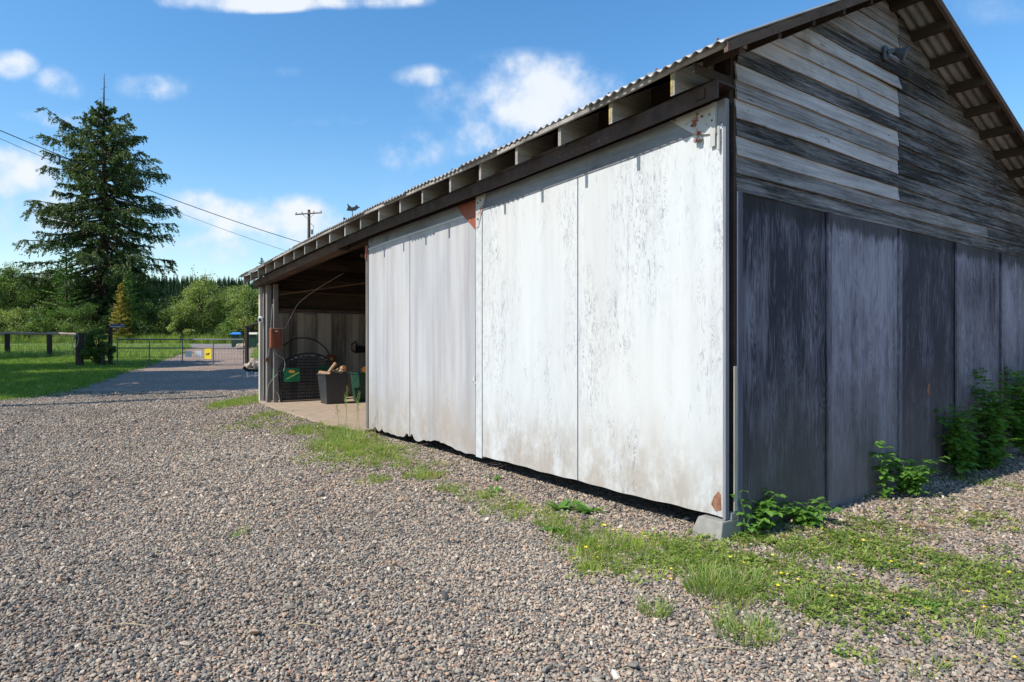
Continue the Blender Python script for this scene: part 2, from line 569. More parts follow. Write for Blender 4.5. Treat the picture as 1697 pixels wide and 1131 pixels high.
plain('lime_label', (0.35, 0.55, 0.12), 0.5, var=0.2)
plain('orange_label', (0.80, 0.34, 0.06), 0.5, var=0.15)
plain('yellow_sign', (0.80, 0.60, 0.03), 0.5, var=0.08)
plain('pale_sign', (0.50, 0.55, 0.58), 0.5, var=0.1)
plain('gate_steel', (0.10, 0.115, 0.14), 0.5, metal=0.3, var=0.2)
plain('cut_wood', (0.62, 0.30, 0.10), 0.7, var=0.12)
plain('orange_end', (0.85, 0.26, 0.03), 0.6, var=0.1)
plain('asphalt', (0.20, 0.185, 0.175), 0.9, var=0.15, scale=3)
plain('rock', (0.36, 0.28, 0.22), 0.9, var=0.35, scale=6)
plain('dead_grass', (0.20, 0.11, 0.06), 0.9, var=0.4, scale=40)
plain('straw', (0.52, 0.42, 0.24), 0.8, var=0.25)
plain('petal', (0.90, 0.66, 0.02), 0.5, var=0.08)
plain('weathervane_metal', (0.03, 0.035, 0.04), 0.5, metal=0.5)
plain('lens_glass', (0.55, 0.6, 0.62), 0.15, var=0.1, spec=0.9)
plain('lichen', (0.36, 0.27, 0.08), 0.9, var=0.4, scale=25)
leaf_mat('grass_blade', (0.10, 0.17, 0.018), (0.31, 0.38, 0.07), 0.4, inst=True, straw=0.90)
leaf_mat('lawn_blade', (0.075, 0.15, 0.018), (0.23, 0.32, 0.05), 0.35, inst=True, straw=0.93)
leaf_mat('tall_grass', (0.13, 0.21, 0.035), (0.33, 0.38, 0.10), 0.35, inst=True)
leaf_mat('weed_leaf', (0.09, 0.16, 0.022), (0.30, 0.36, 0.075), 0.35, inst=True, straw=0.90)
leaf_mat('bramble_leaf', (0.06, 0.15, 0.022), (0.17, 0.32, 0.06), 0.35)
leaf_mat('tuft_blade', (0.11, 0.18, 0.03), (0.33, 0.42, 0.13), 0.4, straw=0.86)
leaf_mat('fir_needles', (0.018, 0.040, 0.012), (0.14, 0.19, 0.05), 0.2)
leaf_mat('young_fir', (0.04, 0.10, 0.018), (0.15, 0.27, 0.045), 0.2)
leaf_mat('thicket_leaf', (0.045, 0.09, 0.02), (0.20, 0.28, 0.075), 0.35)
leaf_mat('yellow_leaf', (0.16, 0.14, 0.022), (0.42, 0.32, 0.06), 0.25)
leaf_mat('pale_leaf', (0.08, 0.13, 0.03), (0.34, 0.38, 0.12), 0.35)
leaf_mat('vine_leaf', (0.03, 0.065, 0.014), (0.12, 0.18, 0.035), 0.3)
leaf_mat('hill_needles', (0.03, 0.07, 0.035), (0.08, 0.14, 0.055), 0.1, inst=True)
leaf_mat('tree_far', (0.03, 0.05, 0.02), (0.07, 0.10, 0.03), 0.2)

# ------------------------------------------------------------------ terrain
def smooth(x, a, b):
    t = np.clip((x - a) / (b - a), 0, 1)
    return t * t * (3 - 2 * t)


def T(x, y):
    x = np.asarray(x, dtype=float); y = np.asarray(y, dtype=float)
    h = np.interp(y, [-50, 16, 20, 24, 30, 38, 46, 52, 60, 70, 90, 200, 3000],
                  [0, 0, .05, .13, .30, .68, 1.0, 1.12, 1.36, 1.75, 2.0, 2.2, 2.2])
    far_right = smooth(x + 0.40 * y, -0.5, 3.0) * smooth(y, 27, 42)
    h = h + 0.55 * far_right
    h = h + 0.012 * np.sin(x * 1.3 + 0.7 * y) * np.cos(y * 1.1 - 0.4 * x) * smooth(y, -2, 6)
    return h


def TZ(x, y): return float(T(x, y))


def gp(px, py, h=None):
    """point of the ground seen at a pixel of the photograph"""
    r = (px - 848.5) / F_PX
    k = (568 - py) / F_PX
    lo, hi = 1.5, 400
    for _ in range(60):
        m = (lo + hi) / 2
        if CAM_H + k * m > TZ(r * m, m) : lo = m
        else: hi = m
    return Vector((r * lo, lo, TZ(r * lo, lo)))


def grid_mesh(name, rows, ncol, zoff, mat, bend=None):
    """rows: list of (y, xleft, xright)"""
    V, F = [], []
    for y, a, b in rows:
        xs = np.linspace(a, b, ncol)
        ys = np.full(ncol, float(y))
        V.append(np.stack([xs, ys, T(xs, ys) + zoff], 1))
    V = np.concatenate(V)
    for i in range(len(rows) - 1):
        for j in range(ncol - 1):
            q = i * ncol + j
            F.append((q, q + 1, q + ncol + 1, q + ncol))
    me = np_mesh(name, V, F)
    return link(name, me, None, mat, True)


ys = np.concatenate([np.linspace(-60, -6, 10), np.arange(-5, 75, 0.5), np.geomspace(76, 2500, 40)])
xs = np.concatenate([-np.geomspace(2500, 45, 30), np.arange(-44, 30, 0.5), np.geomspace(31, 2500, 30)])
X, Y = np.meshgrid(xs, ys)
V = np.stack([X.ravel(), Y.ravel(), T(X, Y).ravel()], 1)
nx = len(xs)
ii = (np.arange(len(ys) - 1)[:, None] * nx + np.arange(nx - 1)[None]).ravel()
ground = link('ground', np_mesh('ground', V, np.stack([ii, ii + 1, ii + nx + 1, ii + nx], 1)), None, MATS['grass_ground'], True)
tag(ground, kind='structure')


def yard_left(y):
    base = np.interp(y, [-5, 11, 13.3, 15.0, 17.0, 21.6, 26, 30, 38, 48, 53], [-40, -40, -18, -12.6, -12.3, -14.1, -16.0, -17.3, -20.2, -24.5, -28])
    return base + 0.10 * math.sin(y * 2.7) + 0.07 * math.sin(y * 6.1 + 1)


def yard_right(y):
    base = np.interp(y, [-5, 14, 16, 20, 25, 29, 31, 40, 48, 53], [25, 25, 8, -4.5, -9.6, -11.9, -12.9, -16.4, -19, -20])
    return base + 0.12 * math.sin(y * 2.3 + 2)


rows = [(y, yard_left(y), yard_right(y)) for y in np.arange(-5, 52.2, 0.25)]
gravel = grid_mesh('gravel_yard', rows, 90, 0.006, MATS['gravel'])
tag(gravel, kind='structure')
rows = []
for y in np.arange(50.5, 58.2, 0.5):
    rows.append((y, -120, 90))
road = grid_mesh('road', rows, 220, 0.012, MATS['asphalt'])
tag(road, kind='structure')

# ------------------------------------------------------------------ scattering (only for what nobody could count)
def scatter(name, pts, rot, scl, idx, sources, zoff=0.0):
    me = bpy.data.meshes.new(name)
    n = len(pts)
    me.vertices.add(n)
    me.vertices.foreach_set('co', np.asarray(pts, dtype=np.float32).ravel())
    a = me.attributes.new('rot', 'FLOAT_VECTOR', 'POINT'); a.data.foreach_set('vector', np.asarray(rot, dtype=np.float32).ravel())
    a = me.attributes.new('scl', 'FLOAT_VECTOR', 'POINT'); a.data.foreach_set('vector', np.asarray(scl, dtype=np.float32).ravel())
    a = me.attributes.new('idx', 'INT', 'POINT'); a.data.foreach_set('value', np.asarray(idx, dtype=np.int32))
    o = bpy.data.objects.new(name, me); COL.objects.link(o)
    ng = bpy.data.node_groups.new(name, 'GeometryNodeTree')
    ng.interface.new_socket('Geometry', in_out='INPUT', socket_type='NodeSocketGeometry')
    ng.interface.new_socket('Geometry', in_out='OUTPUT', socket_type='NodeSocketGeometry')
    N, L = ng.nodes.new, ng.links.new
    gi, go = N('NodeGroupInput'), N('NodeGroupOutput')
    join = N('GeometryNodeJoinGeometry')
    mp = N('GeometryNodeMeshToPoints'); L(gi.outputs[0], mp.inputs[0])
    ar = N('GeometryNodeInputNamedAttribute'); ar.data_type = 'FLOAT_VECTOR'; ar.inputs[0].default_value = 'rot'
    asx = N('GeometryNodeInputNamedAttribute'); asx.data_type = 'FLOAT_VECTOR'; asx.inputs[0].default_value = 'scl'
    ai = N('GeometryNodeInputNamedAttribute'); ai.data_type = 'INT'; ai.inputs[0].default_value = 'idx'
    e2r = N('FunctionNodeEulerToRotation'); L(ar.outputs[0], e2r.inputs[0])
    for k, s in enumerate(sources):
        oi = N('GeometryNodeObjectInfo'); oi.inputs['Object'].default_value = s
        oi.inputs['As Instance'].default_value = True
        iop = N('GeometryNodeInstanceOnPoints')
        cmp_ = N('FunctionNodeCompare'); cmp_.data_type = 'INT'; cmp_.operation = 'EQUAL'
        ia = [q for q in cmp_.inputs if q.enabled and q.type == 'INT']
        L(ai.outputs[0], ia[0]); ia[1].default_value = k
        L(mp.outputs[0], iop.inputs['Points'])
        L(cmp_.outputs[0], iop.inputs['Selection'])
        L(oi.outputs['Geometry'], iop.inputs['Instance'])
        L(e2r.outputs[0], iop.inputs['Rotation'])
        L(asx.outputs[0], iop.inputs['Scale'])
        L(iop.outputs[0], join.inputs[0])
    L(join.outputs[0], go.inputs[0])
    m = o.modifiers.new('scatter', 'NODES'); m.node_group = ng
    tag(o, kind='stuff')
    return o


def source(name, me, mat, smooth=False):
    me.materials.append(mat)
    if smooth: me.polygons.foreach_set('use_smooth', np.ones(len(me.polygons), dtype=bool))
    return bpy.data.objects.new(name, me)     # never linked to the scene


def stone_src(seed):
    r = random.Random(seed)
    bm = bmesh.new()
    bmesh.ops.create_icosphere(bm, subdivisions=1, radius=0.5)
    for v in bm.verts:
        k = 0.78 + 0.4 * r.random()
        v.co = Vector((v.co.x * k, v.co.y * k * 0.78, v.co.z * k * 0.55))
    # cut a few facets so the stones look crushed
    for _ in range(3):
        n = Vector((r.uniform(-1, 1), r.uniform(-1, 1), r.uniform(-.2, 1))).normalized()
        for v in bm.verts:
            d = v.co.dot(n) - 0.30
            if d > 0: v.co -= n * d
    me = bpy.data.meshes.new('stone'); bm.to_mesh(me); bm.free()
    return source('stone', me, MATS['stone'])


def jitter(x0, x1, y0, y1, s):
    gx = np.arange(x0, x1, s); gy = np.arange(y0, y1, s)
    X, Y = np.meshgrid(gx, gy)
    X = X.ravel() + rng.uniform(-.55, .55, X.size) * s
    Y = Y.ravel() + rng.uniform(-.55, .55, Y.size) * s
    return X, Y


def inside_yard(X, Y):
    l = np.array([-40, -40, -18, -12.6, -12.3, -14.1, -16.0, -17.3]); ly = [-5, 11, 13.3, 15.0, 17.0, 21.6, 26, 30]
    r = np.array([25, 25, 8, -4.5, -9.6, -11.9]); ry = [-5, 14, 16, 20, 25, 29]
    ok = (X > np.interp(Y, ly, l) - rng.uniform(-.1, .35, X.size)) & (X < np.interp(Y, ry, r))
    v = (X - CX) * VX + (Y - CY) * VY; u = (X - CX) * UX + (Y - CY) * UY
    barn = (v > 0.05) & (u > -0.0) & (u < 12.9)
    barn |= (v > -0.25) & (v < .3) & (u > 6.4) & (u < 12.8) & False
    return ok & ~barn


def noise2(x, y, s):
    return (np.sin(x * s * 1.7 + 1.3 * np.sin(y * s * 1.1)) + np.sin(y * s * 1.9 + 1.7 * np.sin(x * s * .9 + 2)) + np.sin((x + y) * s * 3.1)) / 3


def stones():
    P, S = [], []
    for y0, y1, s, size in ((2.2, 5.0, .0142, .0188), (5.0, 9.5, .0195, .0232), (9.5, 18, .030, .028)):
        X, Y = jitter(-0.86 * y1 - .5, 0.86 * y1 + .5, y0, y1, s)
        k = (np.abs(X) < 0.86 * Y + 0.5) & inside_yard(X, Y)
        X, Y = X[k], Y[k]
        w = size * np.exp(rng.normal(0, 0.27, X.size))
        big = rng.random(X.size) < 0.01
        w[big] *= 1.7
        # thinner cover on the trodden ground right of the barn corner
        u = (X - CX) * UX + (Y - CY) * UY; v = (X - CX) * VX + (Y - CY) * VY
        bare = np.clip((v + 0.4) * 1.2, 0, 1) * (u < 0) * 0.5
        bare = np.maximum(bare, (np.exp(-((v + .55) / .4) ** 2) * (u > 0.2) * (u < 6.5)) * .5)
        rut = np.clip(noise2(X * .55 - Y * .4, Y * .35 + X * .2, 1.0) * 1.3 - .15, 0, 1) * .5
        bare = np.maximum(bare, rut * np.clip((Y - 4.0) / 2.5, 0, 1))
        keep = rng.random(X.size) > bare
        X, Y, w = X[keep], Y[keep], w[keep]
        Z = T(X, Y) + 0.006 + w * rng.uniform(-0.15, 0.42, X.size) + 0.003
        P.append(np.stack([X, Y, Z], 1))
        S.append(np.stack([w * rng.uniform(.8, 1.35, X.size), w * rng.uniform(.75, 1.15, X.size), w * rng.uniform(.7, 1.2, X.size)], 1))
    P = np.concatenate(P); S = np.concatenate(S)
    n = len(P)
    rot = np.stack([rng.normal(0, .45, n), rng.normal(0, .45, n), rng.uniform(0, 2 * PI, n)], 1)
    o = scatter('gravel_stones', P, rot, S, rng.integers(0, 6, n), [stone_src(i) for i in range(6)])
    tag(o, 'loose crushed grey, tan and reddish stones covering the yard', 'gravel')
    print('stones', n)


stones()


def blade_mesh(name, n, hmin, hmax, spread, width, lean, seed):
    r = np.random.default_rng(seed)
    V, F = [], []
    for i in range(n):
        a = r.uniform(0, 2 * PI); d = spread * math.sqrt(r.random())
        x, y = d * math.cos(a), d * math.sin(a)
        h = r.uniform(hmin, hmax); w = width * r.uniform(.6, 1.2)
        b = a + r.normal(0, .6); l = lean * r.uniform(.3, 1.3) * h
        dx, dy = math.cos(b), math.sin(b)
        c = r.uniform(0, 2 * PI); wx, wy = math.cos(c) * w, math.sin(c) * w
        k = len(V)
        V += [(x - wx, y - wy, -.01), (x + wx, y + wy, -.01),
              (x + dx * l * .35 + wx * .8, y + dy * l * .35 + wy * .8, h * .6), (x + dx * l * .35 - wx * .8, y + dy * l * .35 - wy * .8, h * .6),
              (x + dx * l + wx * .1, y + dy * l + wy * .1, h * .95), (x + dx * l - wx * .1, y + dy * l - wy * .1, h * .95)]
        F += [(k, k + 1, k + 2, k + 3), (k + 3, k + 2, k + 4, k + 5)]
    return np_mesh(name, V, F)


def weed_mesh(name, n, size, seed):
    """a low mat of small pointed leaves"""
    r = np.random.default_rng(seed)
    V, F = [], []
    for i in range(n):
        a = r.uniform(0, 2 * PI); d = size * 1.6 * math.sqrt(r.random())
        c = Vector((d * math.cos(a), d * math.sin(a), r.uniform(.004, .03)))
        for q in range(3):
            b = r.uniform(0, 2 * PI)
            t = Vector((math.cos(b), math.sin(b), r.uniform(-.1, .6))).normalized()
            s = Vector((-math.sin(b), math.cos(b), r.uniform(-.3, .3))).normalized()
            L = size * r.uniform(.35, .8); W = L * .32
            k = len(V)
            V += [c, c + t * L * .5 + s * W, c + t * L, c + t * L * .5 - s * W]
            F += [(k, k + 1, k + 2, k + 3)]
    return np_mesh(name, [tuple(p) for p in V], F)


def in_ellipses(ell, dens):
    """points on the ground inside ellipses given by the photo's pixels; dens = points per square metre"""
    out = []
    for (px, py, rx, ry, k) in ell:
        c = gp(px, py); e = gp(px + rx, py); f1 = gp(px, py - ry); f2 = gp(px, py + ry)
        ax = (e - c).length; ay = abs(f1.y - f2.y) / 2
        n = int(PI * ax * ay * dens * k)
        a = rng.uniform(0, 2 * PI, n); d = np.sqrt(rng.random(n)) * (1 + 0.25 * rng.normal(0, 1, n).clip(-1, 1.5))
        cy = (f1.y + f2.y) / 2; cxx = c.x * cy / c.y
        out.append(np.stack([cxx + ax * d * np.cos(a), cy + ay * d * np.sin(a)], 1))
    return np.concatenate(out)


def place(name, xy, sources, smin, smax, tilt=0.15, zoff=0.0, zs=(.8, 1.2)):
    n = len(xy)
    P = np.stack([xy[:, 0], xy[:, 1], T(xy[:, 0], xy[:, 1]) + zoff], 1)
    s = rng.uniform(smin, smax, n)
    S = np.stack([s, s, s * rng.uniform(zs[0], zs[1], n)], 1)
    rot = np.stack([rng.normal(0, tilt, n), rng.normal(0, tilt, n), rng.uniform(0, 2 * PI, n)], 1)
    return scatter(name, P, rot, S, rng.integers(0, len(sources), n), sources)


def not_in_barn(xy):
    v = (xy[:, 0] - CX) * VX + (xy[:, 1] - CY) * VY; u = (xy[:, 0] - CX) * UX + (xy[:, 1] - CY) * UY
    return xy[~((v > -0.02) & (u > -0.02) & (u < 13.0))]


# grass along the front of the barn and the corner
strip = [(405, 668, 30, 9, 1.2), (440, 690, 18, 5, .5), (440, 660, 40, 4, .5), (520, 715, 50, 10, .5), (570, 735, 55, 16, .6), (600, 750, 40, 14, .55), (580, 715, 30, 10, 1.0),
         (640, 765, 40, 10, .6), (650, 745, 30, 5, .5), (700, 792, 40, 7, .9), (620, 800, 25, 6, .7), (750, 815, 22, 8, .6), (790, 828, 25, 7, .5),
         (825, 842, 30, 8, .35), (910, 872, 26, 14, .9), (980, 900, 60, 30, .55), (1040, 930, 90, 34, .5), (975, 935, 35, 22, .7),
         (1180, 960, 55, 40, .8), (1200, 1000, 40, 25, .7), (870, 845, 30, 8, .3), (390, 890, 8, 4, .5), (1230, 1050, 30, 20, .4),
         (700, 775, 50, 7, .4), (560, 760, 50, 14, .3), (860, 855, 60, 10, .5), (1100, 915, 80, 14, .5), (1300, 930, 90, 20, .35), (1400, 1080, 15, 8, .5), (1530, 1115, 30, 12, .4), (1640, 1060, 40, 20, .3)]
xy = not_in_barn(in_ellipses(strip, 420))
place('grass_patches', xy, [source('blade_clump', blade_mesh('blade_clump', 16, .03, .10, .035, .0022, .7, i), MATS['grass_blade']) for i in range(4)], .55, 1.15, .2)
tag(bpy.data.objects['grass_patches'], 'short bright green grass growing through the gravel along the barn', 'grass')
low = [(1120, 905, 70, 16, .6), (1050, 930, 110, 34, .7), (1200, 930, 120, 34, .8), (1350, 900, 120, 28, .9), (1330, 960, 150, 45, .8),
       (1480, 930, 130, 40, .55), (1560, 980, 140, 50, .6), (1300, 1010, 130, 36, .55), (1450, 1030, 140, 45, .55), (1620, 930, 90, 40, .45), (1640, 1040, 90, 60, .5),
       (1420, 870, 60, 16, .7), (1540, 850, 90, 26, .25), (1640, 810, 60, 22, .3), (1640, 870, 70, 26, .35), (1250, 895, 60, 12, .8), (960, 900, 50, 20, .4),
       (1500, 1100, 80, 26, .3), (1240, 1060, 70, 26, .3), (600, 760, 90, 22, .25), (800, 830, 60, 12, .25), (450, 700, 60, 20, .2), (1640, 1110, 60, 20, .5)]
xy = not_in_barn(in_ellipses(low, 760))
xy = xy[(noise2(xy[:, 0], xy[:, 1], 3.0) + rng.normal(0, .35, len(xy))) > -0.18]
place('weed_cover', xy, [source('weed', weed_mesh('weed', 7, .030, 20 + i), MATS['weed_leaf']) for i in range(4)], .6, 1.25, .25, 0.014)
tag(bpy.data.objects['weed_cover'], 'low mat of small leafy weeds spreading over the gravel by the barn corner', 'weeds')
# dry straw bits
xy = not_in_barn(np.concatenate([in_ellipses([(1300, 950, 380, 130, 1)], 14), in_ellipses([(500, 780, 380, 90, .3)], 6)]))
sm = MB(); sm.tube([(-.05, 0, .01), (0, .004, .018), (.05, -.004, .012)], .0011, 4)
ob = sm.build('straw', MATS['straw']); me = ob.data; bpy.data.objects.remove(ob)
place('dry_straw', xy, [bpy.data.objects.new('straw', me)], .4, 1.3, .1, 0.018)
tag(bpy.data.objects['dry_straw'], 'thin dry straw bits lying on the gravel', 'straw')

# lawn at the left and rough grass behind the fence, beyond the road and on the bank
X, Y = jitter(-52, -8, 12, 40, .13)
k = (X < np.interp(Y, [12, 13.3, 15.0, 17.0, 21.6, 26, 30, 38], [-30, -18, -12.6, -12.3, -14.1, -16.0, -17.3, -20.2]) + rng.uniform(-.3, .35, X.size)) & (X > -0.95 * Y - 2)
xy = np.stack([X[k], Y[k]], 1)
place('lawn_grass', xy, [source('lawn_clump', blade_mesh('lawn_clump', 14, .05, .11, .09, .006, .6, 40 + i), MATS['lawn_blade']) for i in range(3)], .7, 1.3, .15)
tag(bpy.data.objects['lawn_grass'], 'mown green lawn between the gravel yard and the wooden fence', 'grass')
X, Y = jitter(-80, 12, 33, 50, .33)
lft = np.interp(Y, [30, 38, 48, 53], [-17.0, -20.0, -24.3, -28]); rgt = np.interp(Y, [29, 31, 40, 48, 53], [-11.9, -12.9, -16.4, -19, -20])
k = ((X < lft) & (Y > 35.0)) | ((X > rgt + .1) & (X < -3))
k &= X > -0.95 * Y - 2
xy = np.stack([X[k], Y[k]], 1)
place('rough_grass', xy, [source('rough_clump', blade_mesh('rough_clump', 16, .15, .42, .16, .012, .5, 50 + i), MATS['tall_grass']) for i in range(3)], .5, 1.2, .15)
tag(bpy.data.objects['rough_grass'], 'rough grass behind the fence and on the bank beside the gate', 'grass')
X, Y = jitter(-75, 8, 58.6, 64, .34)
k = X > -0.95 * Y - 3
xy = np.stack([X[k], Y[k]], 1)
place('verge_grass', xy, [source('tall_clump', blade_mesh('tall_clump', 18, .45, 1.0, .22, .018, .35, 60 + i), MATS['tall_grass']) for i in range(3)], .6, 1.15, .12)
tag(bpy.data.objects['verge_grass'], 'tall pale green grass standing on the far verge of the road', 'grass')

# ------------------------------------------------------------------ barn
SAG_U = [-1, 0, .8, 2.5, 5.6, 8.5, 12.8, 14]
SAG_Z = [.012, 0, -.035, -.08, -.125, -.215, -.40, -.44]
def sag(u): return float(np.interp(u, SAG_U, SAG_Z))
def SG(x, y, z):
    """everything on the front wall follows the sag of the old frame"""
    return (x, y, z + sag(y) * min(max((z - 0.0) / 3.2, 0.25), 1.0))

barn = empty('barn', (CX, CY, 0), ANG)
tag(barn, 'old weathered barn with white plywood sliding doors and a rusty corrugated roof', 'barn')
RIDGE_V, RIDGE_Z = 2.30, 4.69
END_U, BACK_V = 12.9, 8.4
def roof_z(v):
    return 3.56 + .49 * v if v < RIDGE_V else RIDGE_Z - .345 * (v - RIDGE_V)

# corrugated roof: two slopes of wavy sheet
def roof_mesh(name, vs, u0, u1, lift, ragged):
    pitch, amp = .086, .0125
    nu = int((u1 - u0) / pitch * 8)
    us = np.linspace(u0, u1, nu)
    rr = np.random.default_rng(3)
    edge = rr.uniform(-.03, .03, 60)
    sheet = rr.uniform(-.010, .010, 60)
    V = []
    for j, v in enumerate(vs):
        for u in us:
            k = int((u - u0) / .66)
            vv = v + (edge[k % 60] if (ragged and j == 0) else 0)
            z = roof_z(vv) + lift + sag(u) + amp * math.sin(2 * PI * u / pitch) + sheet[k % 60] * (1 if j == 0 else .3)
            V.append((vv, u, z))
    F = []
    for j in range(len(vs) - 1):
        for i in range(nu - 1):
            q = j * nu + i
            F.append((q, q + 1, q + nu + 1, q + nu))
    o = link(name, np_mesh(name, V, F), barn, MATS['galvanised'], True)
    m = o.modifiers.new('thick', 'SOLIDIFY'); m.thickness = .004
    return o

r1 = roof_mesh('roof_sheet', [-.47, -.3, .4, 1.4, RIDGE_V], -.30, 12.98, .052, True)
r2 = roof_mesh('roof_sheet', [BACK_V + .35, 6.0, 4.0, RIDGE_V], -.372, 12.98, .052, False)
rc = MB()
def rcf(x, y, z): return (x, y, z + sag(y))
vs_, fs_ = [], []
for i, u in enumerate(np.linspace(-.31, 12.99, 14)):
    s_ = sag(u)
    vs_ += [(RIDGE_V - .16, u, RIDGE_Z - .01 + s_), (RIDGE_V, u, RIDGE_Z + .085 + s_), (RIDGE_V + .16, u, RIDGE_Z + .015 + s_)]
    if i:
        a = (i - 1) * 3; b = i * 3
        fs_ += [(a, a + 1, b + 1, b), (a + 1, a + 2, b + 2, b + 1)]
rc.add(vs_, fs_)
rc.build('ridge_cap', MATS['galvanised'], barn)
# screws and curled seams on the eave
sm = MB()
rr = random.Random(5)
for i in range(26):
    u = -.2 + i * .5 + rr.uniform(-.1, .1)
    v = -.40
    z = roof_z(v) + .066 + sag(u)
    sm = MB(); sm.tube([(v, u, z - .01), (v, u, z + rr.uniform(.012, .022))], .008, 6); sm.build('roof_screw', MATS['rust'], barn)
# thin pale strip (curled sheet edge) under the sheets
mb = MB()
mb.long_box(-.455, -.43, -.28, 12.95, 3.345, 3.378, 40, rcf)
mb.build('eave_strip', MATS['rafter_wood'], barn)

# rafters with sawn tails
nr = 21
for i in range(nr):
    u = .16 + i * .63 + rr.uniform(-.015, .015)
    w, d = .038, .165
    mb = MB()
    s_ = sag(u)
    pts = []
    for v in (-.42, 0.0, RIDGE_V):
        pts.append((v, roof_z(v) + .0 + s_ - .004))
    vs_ = []
    for v, z in pts:
        vs_ += [(v, u, z), (v, u + w, z), (v, u + w, z - d), (v, u, z - d)]
    fs_ = [(0, 1, 2, 3), (8, 11, 10, 9)]
    for a in (0, 4):
        for k in range(4):
            l = (k + 1) % 4
            fs_.append((a + k, a + 4 + k, a + 4 + l, a + l))
    mb.add(vs_, fs_)
    t_ = mb.build('rafter', MATS['rafter_wood'], barn)
    if i < 2:
        lm = MB(); lm.box(-.4225, -.419, u + .018, u + .036, roof_z(-.42) + s_ - .15, roof_z(-.42) + s_ - .012)
        l_ = lm.build('lichen_patch', MATS['lichen'], t_)
for i in range(13):       # rafters of the long rear slope
    u = .16 + i * 1.0
    mb = MB(); s_ = sag(u)
    vs_ = []
    for v in (RIDGE_V, BACK_V + .3):
        z = roof_z(v) + s_ - .004
        vs_ += [(v, u, z), (v, u + .04, z), (v, u + .04, z - .15), (v, u, z - .15)]
    mb.add(vs_, [(0, 1, 2, 3), (4, 7, 6, 5)] + [(k, 4 + k, 4 + (k + 1) % 4, (k + 1) % 4) for k in range(4)])
    mb.build('rafter', MATS['dark_wood'], barn)

# wall plate and dark sheathing between rafters at the wall line, track and header beam
mb = MB(); mb.long_box(-.02, .10, -.0, 12.8, 3.16, 3.36, 30, rcf); mb.build('wall_plate', MATS['dark_wood'], barn)
mb = MB(); mb.long_box(.03, .06, 0.0, 12.8, 3.36, 3.555, 30, rcf); mb.build('frieze_board', MATS['dark_wood'], barn)
mb = MB()
mb.long_box(-.235, -.215, -.05, 7.3, 3.135, 3.245, 20, rcf)
mb.long_box(-.235, -.03, -.05, 7.3, 3.245, 3.262, 20, rcf)
mb.build('door_track', MATS['brown_metal'], barn)
mb = MB(); mb.long_box(-.245, -.225, 1.55, 3.05, 3.25, 3.28, 6, rcf); mb.build('track_splice', MATS['brown_metal'], barn)
mb = MB(); mb.long_box(-.205, -.03, 7.3, 12.78, 3.12, 3.26, 12, rcf); mb.build('header_beam', MATS['beam_wood'], barn)
mb = MB()
mb.box(-.246, -.236, .05, .12, 3.16, 3.23)
mb.build('track_bolt_plate', MATS['brown_metal'], barn)

# gable siding: lapped boards, two lengths meeting at a joint
JOINT = 2.63
light_rows = {2: .82, 4: .86, 5: .62, 6: .84, 8: .86, 9: .74, 10: .84, 12: .55, 13: .62, 14: .5}
mb = MB()
EXPO = .134
rg = random.Random(11)
rows_n = 17
for k in range(rows_n):
    z0 = 2.52 + k * EXPO
    z1 = z0 + EXPO + .012
    segs = []
    if k in (0,):
        segs = [(0.03, 7.9, .38)]
    elif k == 1:
        segs = [(0.03, 4.95, .50), (4.952, 8.3, .34)]
    elif k == 3:
        segs = [(0.03, 5.1, .36), (5.102, 8.3, .45)]
    elif k in (7, 11):
        segs = [(0.03, 8.3, .33)]
    else:
        segs = [(0.03, JOINT, light_rows.get(k, .5)), (JOINT + .006, 8.3, rg.uniform(.30, .42))]
    for a, b, tone in segs:
        # clip by the roof
        def vmin(z): return max(a, (z - 3.56) / .49 + .0) if z > 3.56 else a
        def vmax(z): return min(b, RIDGE_V + (RIDGE_Z - z) / .345)
        n = max(2, int((b - a) / .22))
        lift = .0 + (.018 if (k == 10 and b <= JOINT + .01) else 0)
        vs_, fs_ = [], []
        ph = rg.uniform(0, 6)
        bow = rg.uniform(.000, .006)
        a0, a1, b0, b1 = vmin(z0), vmin(z1), vmax(z0), vmax(z1)
        if b0 - a0 < .05 or z0 > RIDGE_Z - .03: continue
        if b1 <= a1: b1 = a1 = (a0 + b0) / 2; z1 = min(z1, RIDGE_Z)
        for i in range(n + 1):
            t = i / n
            vb = a0 + (b0 - a0) * t; vt = a1 + (b1 - a1) * t
            wv = bow * math.sin(vb * 2.1 + ph) + .002 * math.sin(vb * 7 + ph * 2)
            dz = .004 * math.sin(vb * 1.7 + ph) + .002 * math.sin(vb * 9 + ph)
            o_ = .030 + wv + lift * t * 1.5
            vs_ += [(vb, -o_, z0 + dz + lift * .6 * t), (vt, -.012 - wv * .3, z1), (vt, .0, z1), (vb, -o_ + .016, z0 + dz + lift * .6 * t)]
        for i in range(n):
            p, q = i * 4, i * 4 + 4
            for m_ in range(4):
                l = (m_ + 1) % 4
                fs_.append((p + m_, q + m_, q + l, p + l))
        fs_ += [(0, 1, 2, 3), (n * 4 + 3, n * 4 + 2, n * 4 + 1, n * 4)]
        mb.add(vs_, fs_, tone)
sid = mb.build('gable_siding', MATS['siding'], barn, tone=True)
# dark sheathing behind the gable boards
mb = MB()
zt = [(0.0, 3.54), (RIDGE_V, RIDGE_Z - .02), (BACK_V, roof_z(BACK_V) - .02)]
vs_ = [(0.0, 0.004, 0.03), (BACK_V, .004, .03), (BACK_V, .004, zt[2][1]), (RIDGE_V, .004, zt[1][1]), (0.0, .004, zt[0][1])]
vs_ += [(x, .05, z) for x, y, z in vs_]
mb.add(vs_, [(0, 1, 2, 3, 4), (9, 8, 7, 6, 5)] + [(i, (i + 1) % 5, (i + 1) % 5 + 5, i + 5) for i in range(5)])
mb.build('gable_sheathing', MATS['dark_wood'], barn)
